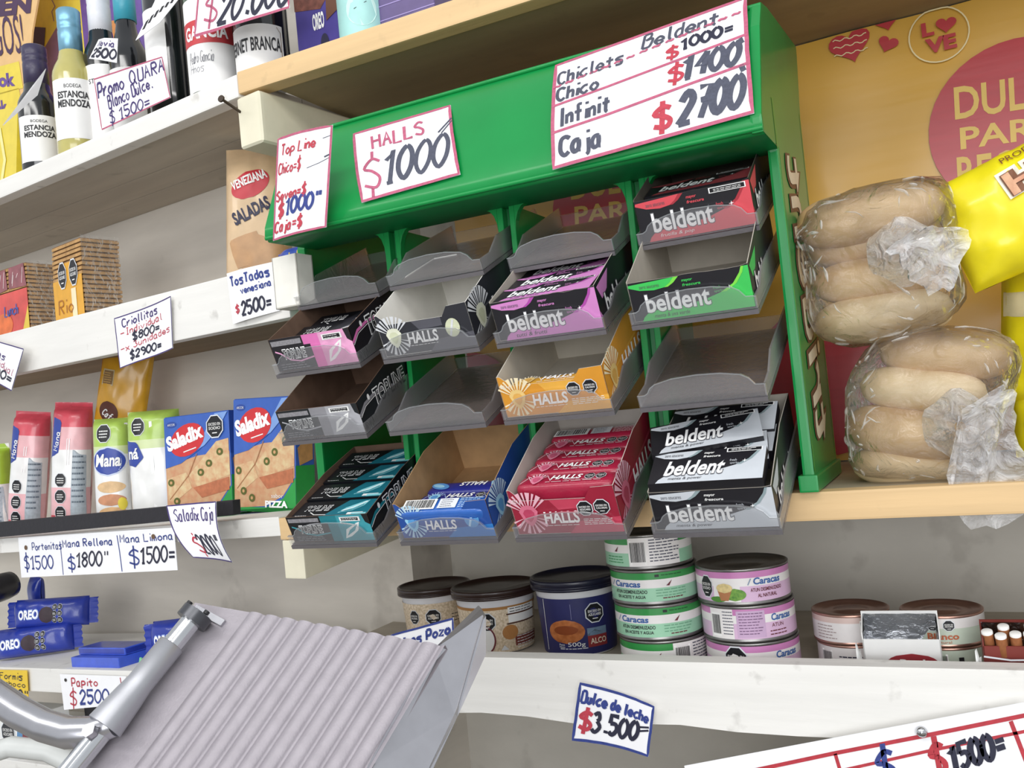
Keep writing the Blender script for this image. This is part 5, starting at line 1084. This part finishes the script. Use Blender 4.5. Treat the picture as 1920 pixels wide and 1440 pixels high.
def lp(kind):
    def g(b, S, r, h):
        bands(b, S, r, h, [(.10, .52, P2_), (.52, .74, WL), (.74, .91, P1_)])
        if kind == 'front':
            octagon(b, S, -.034, h*.50, h*.30, ('EXCESO EN', 'SODIO'), h=.0008, sx=.7); dpatch(b, S, [(-.026, h*.1), (-.001, h*.1), (-.001, h*.55), (-.010, h*.66), (-.026, h*.6)], WL, .0005); dpatch(b, S, ell(-.006, h*.30, .010, h*.17), mat('4f8a34', .6, h2='86b04a', scale=300, var=.1), .0007, 8); dpatch(b, S, ell(-.022, h*.17, .008, h*.08), mat('4f8a34', .6), .0007, 8)
            dpatch(b, S, [(-.022, h*.45), (-.008, h*.45), (-.012, h*.14), (-.019, h*.14)], mat('b0764c', .6), .001, 8); dpatch(b, S, ell(-.015, h*.48, .0075, h*.13), mat('d9c48a', .6, var=.15, scale=300), .0012, 8)
            b.text('Caracas', S, .011, h*.55, .027, h*.19, CB_, .0007, bold=.03, shear=.1); b.text('ATUN DESMENUZADO', S, .008, h*.36, .031, h*.10, BRO, .0007, bold=.02); b.text('AL NATURAL', S, .014, h*.20, .019, h*.10, BRO, .0007, bold=.02); b.ribbon([(.006, h*.55), (.009, h*.72)], .001, S, mat('8a9ab0', .5), .0007)
        elif kind == 'back':
            b.patch(S, -.036, h*.1, -.012, h*.91, WL, .0005, 6, 1); barcode(b, S, -.034, h*.15, .010, h*.65, .0008)
            for k in range(8): lines(b, S, -.022, h*(.82-.085*k), .010, 1, .002, GREYINK, h*.025, .0008)
            b.patch(S, -.009, h*.14, .016, h*.86, mat('c6a6c6', .5), .0006, 6, 1)
            for k in range(8): lines(b, S, -.007, h*(.78-.078*k), .021, 1, .002, mat('7a5a7c', .5), h*.025, .0008)
            b.text('Caracas', S, .022, h*.55, .022, h*.19, CB_, .0007, bold=.03, shear=.1); b.text('ATUN', S, .022, h*.38, .012, h*.1, BRO, .0007); lines(b, S, .02, h*.26, .02, 2, h*.09, BRO, h*.03)
        else:
            octagon(b, S, -.014, h*.56, h*.34, ('EXCESO EN', 'SODIO'), h=.0008, sx=.9); b.text('Caracas', S, .022, h*.55, .024, h*.19, CB_, .0007, bold=.03, shear=.1)
    return g
cl = ['pink tuna can, lowest of the pink stack, half hidden by the front board', 'pink tuna can turned to its ingredients table, middle of the pink stack', 'pink tuna can with a salad picture, topmost of the pink stack']
for i in range(3): can(cl[i], -.1985+(.002, .001, -.001)[i], .857, zs+ch*i, .0428, ch-.0002, lp(('low', 'back', 'front')[i]), 'pink tuna cans in a stack', .18)
SC1 = mat('c9b2aa', .4, var=.05, coat=.3); SC2 = mat('d8d4d2', .4, var=.05, coat=.3); SCG = mat('b9c4b4', .4, var=.05, coat=.3)
def ls(kind):
    def g(b, S, r, h):
        if kind == 0: bands(b, S, r, h, [(.1, .72, SC2), (.72, .91, SC1)]); barcode(b, S, .010, h*.3, .012, h*.5); lines(b, S, -.03, h*.6, .02, 5, h*.1, mat('9a8a88', .5), h*.03)
        elif kind == 1: bands(b, S, r, h, [(.1, .91, SC2)]); barcode(b, S, -.030, h*.2, .012, h*.6); lines(b, S, -.012, h*.6, .02, 2, h*.2, INK, h*.04)
        elif kind == 2:
            bands(b, S, r, h, [(.1, .6, SCG), (.6, .91, SC2)])
            for k in (-.020, -.0075, .005): octagon(b, S, k, h*.70, h*.165, h=.0008)
            b.text('Blanco', S, -.012, h*.26, .024, h*.2, mat('b05a34', .5), .0008, bold=.03); b.text('natural', S, -.006, h*.14, .012, h*.08, mat('b05a34', .5), .0008)
        else: bands(b, S, r, h, [(.1, .91, SCG)]); barcode(b, S, -.014, h*.2, .014, h*.6); b.patch(S, .008, h*.5, .012, h*.7, BLACK, .0008, 2, 1)
    return g
hc = .0268; gs = 'small fish cans behind the cigarette packs'
for X, kk, n in ((-.1085, (1, 0), 'left'), (-.0335, (3, 2), 'right')):
    can('small pale fish can underneath, in the %s short stack by the cigarettes' % n, X+.001, .870, zs, .0325, hc-.0002, ls(kk[0]), gs, .05, 'b08a7c')
    can('small pale fish can with a copper lid, on top of the %s short stack' % n, X, .870, zs+hc, .0335, hc-.0002, ls(kk[1]), gs, .02, 'b08a7c')

# ---- cigarette packs and cigarettes
def cig_pack(label, X, Y, z, w, d, h, rz, m, face, rx):
    t = thing('cigarette_pack', label, 'cigarette pack', (X, Y, z), (rx, 0, rz)); b = MB(); k = .001
    for bx in ((0, 0, 0, w, k, h*.80), (0, d-k, 0, w, d, h), (0, 0, 0, k, d, h*.94), (w-k, 0, 0, w, d, h*.94), (0, 0, 0, w, d, k)): b.box(*bx, m)
    S = flat((0, 0, 0), (1, 0, 0), (0, 0, 1)); face(b, S, w, h); b.build('box', t)
    b = MB(); P = [[(k+(w-2*k)*i/8, d-k-.0006-.0012*abs(math.sin(i*1.3)), h*(.35+.62*j/6)) for j in range(7)] for i in range(9)]; b.grid(P, FOIL)
    for xx, sg in ((k+.0005, 1), (w-k-.0005, -1)): b.grid([[(xx+sg*.0012*abs(math.sin(i*2)), k+(d-2*k)*i/6, h*(.35+.57*j/5)) for j in range(6)] for i in range(7)], FOIL)
    b.grid([[(k+(w-2*k)*i/8, k+(d-2*k)*j/5, h*.42+.002*math.sin(i*1.7+j)) for j in range(6)] for i in range(9)], FOIL); b.build('foil_lining', t)
    b = MB(); S2 = [[(-.006+.004*i/3, -.002-.003*math.sin(i+j), h*(.30+.4*j/5)+.004*math.sin(i*2)) for j in range(6)] for i in range(4)]; b.grid(S2, WHT); b.build('torn_flap', t)
    return t
def fR(b, S, w, h): dpatch(b, S, ell(w*.62, h*.34, w*.34, h*.20), mat('9a3038', .5), .0005, 10); b.text('Red', S, w*.46, h*.26, w*.32, h*.18, WHT, .001, bold=.02); lines(b, S, w*.06, h*.32, w*.25, 2, h*.1, GREYINK, h*.03)
p = at(1602, 1243, .800); cig_pack('opened white cigarette pack with a foil lining and red oval', p.x+.006, .826, zs+.001, .060, .026, .052, rad(3), WHT, fR, rad(22))
def fD(b, S, w, h): b.patch(S, 0, h*.0, w, h*.6, mat('6a2a26', .5), .0004, 1, 1); b.ribbon([(0, h*.62), (w*.3, h*.56), (w*.7, h*.58), (w, h*.64)], .0015, S, LITE, .0006)
p = at(1846, 1248, .800); px_ = p.x; cig_pack('opened dark red cigarette pack full of cigarettes, at the right edge', px_, .812, zs+.001, .062, .026, .048, rad(2), mat('7a332c', .5), fD, rad(14))
FILT = mat('9a6038', .7, var=.15, scale=300); CEND = mat('f2f0ec', .8, var=.03)
b = MB(); b.lathe([(0, 0), (.0042, 0), (.0042, .026)], FILT, 18); b.lathe([(.0042, .026), (.0042, .028), (.0036, .0285), (0, .0285)], CEND, 18); cg = b.build('cigarette')
spots = [(.0062, .008, .040), (.0150, .006, .0375), (.0172, .0145, .0425), (.0245, .008, .0385), (.0335, .0075, .039), (.0345, .016, .043), (.0425, .007, .0395), (.052, .008, .041)]
cn = ['leftmost cigarette in the dark red pack', 'second front cigarette from the left of the dark red pack', 'cigarette standing highest near the left of the dark red pack', 'third front cigarette in the dark red pack', 'fourth front cigarette in the dark red pack', 'rear cigarette standing taller in the dark red pack', 'fifth front cigarette in the dark red pack', 'rightmost cigarette in the dark red pack']
for i, (x, y, z) in enumerate(spots):
    c = cg if i == 0 else cg.copy()
    if i: sc.collection.objects.link(c)
    c.location = (px_+x, .806+y, zs+z-.0175); c.rotation_euler = (rad(16), rad(-4+i), 0); tag(c, cn[i], 'cigarette', 'cigarettes in the dark red pack')

# ---------------------------------------------------------------- bread bags
BREAD = mat('c09a68', .6, h2='dcbd8e', scale=22, var=.06, bump=.25, bs=60, stretch=(1, 1, 1.8), name='bread crust')
BREADP = mat('d6b888', .6, h2='ecd6ae', scale=22, var=.05, bump=.25, bs=60, stretch=(1, 1, 1.8), name='pale bread crust')
def roll_(label, px, Y, r, m, group, tilt=0, flat_=.86, split=False):
    (x0, y0), (x1, y1) = px; A0, A1 = at(x0, y0, Y), at(x1, y1, Y); c = (A0+A1)/2; d = A1-A0; ln = d.length/2
    b = MB(); P = []; n = 26
    for i in range(n+1):
        s = -1+2*i/n; k = max(0, 1-abs(s)**3.3)**.5; ring = []
        for j in range(22):
            a = 2*math.pi*j/22; x = s*ln; rr = r*k
            q = V((x, math.cos(a)*rr*1.02, math.sin(a)*rr*flat_))
            q += q.normalized()*noise.noise(q*26+V((x0, y0, 0)))*.0022
            if split and abs(math.sin(a)+.15) < .2 and math.cos(a) < 0: q *= .93; q.x = x
            ring.append(q)
        P.append(ring)
    b.grid(P, m, True, True)
    return tag(b.build('bread_roll', loc=c, rot=(tilt, -math.atan2(d.z, math.hypot(d.x, d.y)), math.atan2(d.y, d.x))), label, 'bread', group)
ga, gb_ = 'rolls in the upper bread bag', 'rolls in the lower bread bag'
roll_('large brown bread roll, topmost in the upper bag', ((1490, 432), (1778, 372)), .842, .0275, BREAD, ga, .2)
roll_('brown bread roll just under the topmost one in the upper bag', ((1515, 472), (1775, 432)), .868, .026, BREAD, ga)
roll_('bread roll half hidden by the knot of the upper bag', ((1525, 538), (1755, 512)), .85, .0225, BREAD, ga, .1)
roll_('pale bread roll, lowest in the upper bag', ((1528, 613), (1790, 574)), .848, .0245, BREADP, ga, -.1)
roll_('broad bread roll, topmost in the lower bag', ((1648, 656), (1905, 672)), .855, .0245, BREAD, gb_)
roll_('pale bread roll, second from the top of the lower bag', ((1610, 720), (1855, 742)), .848, .0225, BREADP, gb_)
roll_('bread roll, third from the top of the lower bag', ((1588, 798), (1810, 825)), .848, .0265, BREAD, gb_)
roll_('pale bread roll resting lowest in the lower bag', ((1596, 868), (1800, 890)), .848, .020, BREADP, gb_)
KNOT = film('crumpled bag film', .22, (.98, .98, 1, 1), .12, 48, 1.0, streak=.6)
GLINT_FOLD = film('glint fold film', .42, (1, 1, 1, 1), .1, 60, .5)  # whitish film for the fold strips, glints put into the colour
def bag(label, px, Yc, dep, knot, ruffle, sd):
    t = thing('bread_bag', label, 'bag', at(*px[0], Yc)); base = t.location.copy()
    pts = [at(x, y, Yc) for x, y in px]; c = sum(pts, V())/len(pts); n = len(pts); b = MB(); N = 36
    # silhouette ring -> rounded hull by scaling rings towards the centre in depth
    def outline(k):
        f_ = k*n; i = int(f_) % n; u = f_-int(f_); p0, p1, p2, p3 = pts[(i-1) % n], pts[i], pts[(i+1) % n], pts[(i+2) % n]
        return .5*(2*p1+(p2-p0)*u+(2*p0-5*p1+4*p2-p3)*u*u+(3*p1-p0-3*p2+p3)*u**3)
    rings = []; M_ = 14
    for j in range(M_+1):
        ph = math.pi*j/M_; s = math.sin(ph)**.38 if 0 < j < M_ else .02; yy = -dep*math.cos(ph); ring = []
        for i in range(N):
            q = c+(outline(i/N)-c)*s; q = V((q.x, q.y+yy, q.z)); w_ = noise.noise(q*42+V((sd, 0, 0)))*.0045+noise.noise(q*110+V((sd, 0, 0)))*.002
            ring.append(q+(q-c).normalized()*w_-base)
        rings.append(ring)
    b.grid(rings, FILM, True, True); b.build('bag_film', t)
    b = MB(); rn = random.Random(sd)         # raised whitish folds that stand in for glints on the film
    def hull(fi, fj):
        fi %= N; i, j = int(fi) % N, max(0, min(M_-1, int(fj))); u, v = fi-int(fi), fj-j; i2 = (i+1) % N
        return (rings[j][i]*(1-u)+rings[j][i2]*u)*(1-v)+(rings[j+1][i]*(1-u)+rings[j+1][i2]*u)*v
    for _ in range(70):
        fi, fj = rn.uniform(0, N), rn.uniform(1.2, 6.5); di, dj = rn.uniform(-1, 1)*.30, rn.uniform(-1, 1)*.16; P = []
        n_ = rn.randint(4, 9); wd = rn.uniform(.0005, .0013)
        for k in range(n_):
            p = hull(fi, fj); fi += di; fj = max(.6, min(7.5, fj+dj)); di += rn.uniform(-.06, .06); q = hull(fi, fj); d = (q-p)
            if d.length < 1e-6: continue
            s_ = d.normalized().cross(V((0, -1, 0))); s_ = s_.normalized()*wd*math.sin(math.pi*(k+.6)/(n_+.2)); o_ = V((0, -1, 0))
            P.append([p-s_+o_*.0004, p+o_*(.0006+wd), p+s_+o_*.0004])
        if len(P) > 2: b.grid(P, GLINT_FOLD, False)
    b.build('glint_folds', t)['kind'] = 'stuff'
    k0 = at(*knot, Yc-dep*.85); b = MB(); P = []
    for i in range(9):
        f_ = i/8; ring = []
        for j in range(30):
            f2 = j/29*len(ruffle); a = int(f2) % len(ruffle); u = f2-int(f2); q = at(*ruffle[a], Yc-dep*1.05)*(1-u)+at(*ruffle[(a+1) % len(ruffle)], Yc-dep*1.05)*u
            p_ = k0+(q-k0)*f_; nz = noise.noise(V((j*.9, i*.5, sd)))*.007*f_+math.sin(j*2.3+sd)*.0035*f_+.004*(1-f_)
            ring.append(p_+V((nz*.4, -abs(nz)*1.1-.002, nz*.5))-base)
        P.append(ring)
    b.grid(P, KNOT, True); 
    P = []                                   # gathered folds running into the knot
    for i in range(7):
        f_ = i/6; ring = []
        for j in range(26):
            a = 2*math.pi*j/26; rr = .004+.024*f_**1.3; ring.append(k0+V((math.cos(a)*rr, .002+dep*.35*f_*f_+.002*math.sin(j*2.6), math.sin(a)*rr+.003*math.sin(a*5)*f_))-base)
        P.append(ring)
    b.grid(P, KNOT, True, True); b.build('gathered_knot', t)
    return t
bag('clear bag of long bread rolls leaning on the green display, tied with a knot', [(1490, 440), (1540, 385), (1640, 350), (1760, 335), (1790, 395), (1800, 480), (1815, 560), (1740, 620), (1600, 650), (1530, 625), (1515, 540), (1495, 475)], .842, .050, (1690, 465), [(1715, 430), (1760, 425), (1815, 430), (1822, 460), (1800, 490), (1790, 545), (1740, 550), (1705, 520), (1690, 490), (1660, 470)], 3)
bag('clear bag of bread rolls standing on the pine shelf, its tied end hanging down', [(1600, 700), (1650, 635), (1760, 612), (1890, 630), (1915, 700), (1880, 790), (1850, 892), (1740, 900), (1620, 890), (1588, 830), (1590, 760)], .842, .050, (1800, 800), [(1800, 770), (1880, 720), (1905, 735), (1900, 800), (1925, 870), (1925, 960), (1885, 985), (1815, 990), (1785, 950), (1775, 890)], 8)
# ---- yellow snack bags
YBAG = mat('f0e01e', .3, var=.05, bump=.25, bs=22, coat=.3, name='glossy yellow bag')
LOGO = mat('c8785a', .4, h2='e0b08a', scale=60, var=.1); LOGO2 = mat('f2ead8', .4); LOGO3 = mat('7a4a2c', .5)
def fy1(b, S, w, h):
    for i, (t, u, v, wd, hh) in enumerate((('Haus', .056, .052, .085, .022), ('o&la', .066, .034, .06, .016), ('Rol', .066, .016, .055, .017))):
        b.text(t, S, u-.002, v-.003, wd+.004, hh+.006, LOGO2, .0022, bold=.16, rot=.1); b.text(t, S, u, v, wd, hh, LOGO3, .0030, bold=.09, rot=.1); b.text(t, S, u+.001, v+.001, wd-.002, hh-.002, LOGO, .0038, bold=.02, rot=.1)
    b.text('PRODUCTO', S, .06, .083, .05, .006, LOGO3, .0022, rot=.1)
b = MB(); S = pillow(b, .19, .098, .06, YBAG, nu=40, nv=34, wr=.004, sd=21, ex=.35, ev=.5); fy1(b, S, .19, .098)
p = at(1782, 452, .858); tag(b.build('snack_bag', loc=(p.x+.014, .858, p.z-.047), rot=(rad(-5), rad(-18), rad(-4))), 'bright yellow snack bag with brown bubble letters, upper right edge', 'snack bag')
b = MB(); S = pillow(b, .13, .13, .06, YBAG, nu=30, nv=30, wr=.004, sd=25, ex=.45)
dpatch(b, S, [(.002, .075), (.05, .07), (.05, .095), (.002, .098)], mat('e8dcae', .3, var=.08), .0008)
p = at(1872, 680, .845); tag(b.build('snack_bag', loc=(p.x+.002, .945, 1.418+.052), rot=(rad(-5), rad(6), rad(-4))), 'yellow snack bag with a pale band, below the one with bubble letters', 'snack bag')
b = MB(); S = pillow(b, .12, .075, .05, YBAG, nu=30, nv=24, wr=.004, sd=28); b.ribbon([(.01, .03), (.03, .045), (.05, .055)], .002, S, mat('5a6a8a', .5), .0012)
p = at(1870, 800, .845); tag(b.build('snack_bag', loc=(p.x+.016, .955, 1.416), rot=(rad(-4), 0, rad(-4))), 'yellow snack bag resting on the pine shelf behind the tied bag end', 'snack bag')

# ---------------------------------------------------------------- metal slicer in the foreground
AL = mat('9e989e', .5, metal=.3, var=.05, scale=120, bump=.12, bs=900, name='brushed ribbed aluminium'); ALB = mat('b4b4b9', .26, metal=.9, var=.05, name='polished aluminium')
A0, A1, A2 = atd(366, 1130, .56), atd(880, 1205, .50), atd(60, 1520, .49)
A1 = atd(836, 1212, .505)
sl = thing('food_slicer', 'ribbed aluminium food slicer plate with a chrome rod, in the left foreground', 'slicer', (A0+A1+A2)/3-V((0, 0, .3))); sb = sl.location.copy()
ex_ = (A1-A0); wS = ex_.length; ex_.normalize(); nS = ex_.cross(A2-A0).normalized()
if nS.dot(CO-A0) < 0: nS = -nS
ey_ = nS.cross(ex_).normalized()
if ey_.dot(A2-A0) < 0: ey_ = -ey_
dirR = (A2-A0).normalized()              # ribs run this way, down and to the left
LR = .30
SP = lambda s, t, h: A0+ex_*s+dirR*t+nS*h-sb      # along the top edge, along the ribs, above the plate
b = MB(); n = 300; P = []; flat0 = .235; per = (1-flat0-.005)/11.2
rows = [[], []]
def prof_h(f_):
    if f_ < flat0: return 0
    k = ((f_-flat0)/per) % 1
    return .0026*(min(1, math.sin(math.pi*min(1, k/.86))**.6) if k < .86 else 0)-.0006
for t_ in [0, .001]+[LR*i/10 for i in range(1, 11)]:
    P.append([SP(wS*i/n, t_, prof_h(i/n)) for i in range(n+1)])
b.grid(P, AL, True); b.grid([[SP(wS*i/40, LR*j, -.004) for i in range(41)] for j in (0, 1)], AL, False)
b.grid([[SP(wS*i/n, 0, prof_h(i/n)), ] and [SP(wS*i/n, 0, prof_h(i/n)), SP(wS*i/n, 0, -.004)] for i in range(n+1)], AL, False); b.grid([[SP(0, LR*j, 0), SP(0, LR*j, -.004)] for j in (0, 1)], AL, False)
b.build('ribbed_plate', sl)
# right flange
b = MB(); fl = [atd(x, y, d_) for x, y, d_ in ((897, 1135, .515), (906, 1150, .520), (906, 1222, .525), (852, 1339, .50), (800, 1452, .475), (700, 1660, .43), (580, 1640, .430), (686, 1442, .466), (750, 1320, .489), (812, 1218, .506))]
b.face([p-sb for p in fl], ALB); b.face([p-sb-nS*.003+ex_*.001 for p in fl], ALB)
for i in range(len(fl)): p, q = fl[i]-sb, fl[(i+1) % len(fl)]-sb; b.face([p, q, q-nS*.003+ex_*.001, p-nS*.003+ex_*.001], ALB)
b.build('side_flange', sl)
rod = [SP(-.0, .012, .012)]
def onpl(x, y, h=0): return onp(x, y, A0+nS*h, nS)-sb
r0, r1 = onpl(366, 1156, .010), onpl(60, 1533, .010)
b = MB(); b.tube([r0, r1], .0062, CHROME, 20); b.build('chrome_rod', sl)
b = MB(); rd = (r1-r0).normalized(); b.tube([r0-rd*.003, r0+rd*.004], .0098, mat('55565a', .3, metal=.8), 20); u_ = rd.cross(nS).normalized()
for k in (-1, 1): b.tube([r0+u_*.0075*k+nS*.003-rd*.0035, r0+u_*.0075*k+nS*.003-rd*.0055], .0018, BLACK, 8)
b.prism([r0+u_*a_+nS*c_-rd*.004 for a_, c_ in ((-.013, -.012), (.012, -.012), (.012, -.008), (-.013, -.008))], -rd*.004, ALB)
b.build('rod_clamp', sl)
s0, s1 = onpl(322, 1208, .010), onpl(196, 1362, .012)
b = MB(); m1 = s0+(s1-s0)*.5; b.tube([s0, s0+(m1-s0)*.02, m1, m1+(s1-m1)*.3, s1], [.0072, .0078, .0078, .0088, .0105], mat('b2b3b8', .42, metal=.85, var=.05), 24); slv = b.build('sliding_sleeve', sl)
b = MB(); arm = [onpl(x, y, h_) for x, y, h_ in ((212, 1356, .010), (175, 1372, .010), (130, 1374, .010), (85, 1361, .011), (40, 1338, .012), (-10, 1304, .013), (-80, 1256, .014))]
b.tube(arm, [.0075, .0085, .0088, .0088, .0088, .0088, .0088], ALB, 20); b.build('curved_arm', sl)
b = MB(); c_ = onpl(172, 1374, .0185); b.tube([c_, c_+nS*.004], .004, ALB, 6); b.build('set_screw', slv)
b = MB(); q = SP(wS*.5, LR*.85, -.006)+sb; b.box(q.x-.10, q.y-.02, .92, q.x+.12, q.y+.16, q.z-.03, ALB); b.build('motor_body', sl, bevel=.01, loc=-sb)
b = MB(); b.box(-1.6, -.1, .88, .9, .70, .92, mat('9a958c', .5, var=.08)); b.box(-1.55, -.05, 0, .85, .65, .88, mat('c9c6c0', .6, var=.05))
tag(b.build('counter'), 'low counter below the shelves carrying the slicer', 'counter')
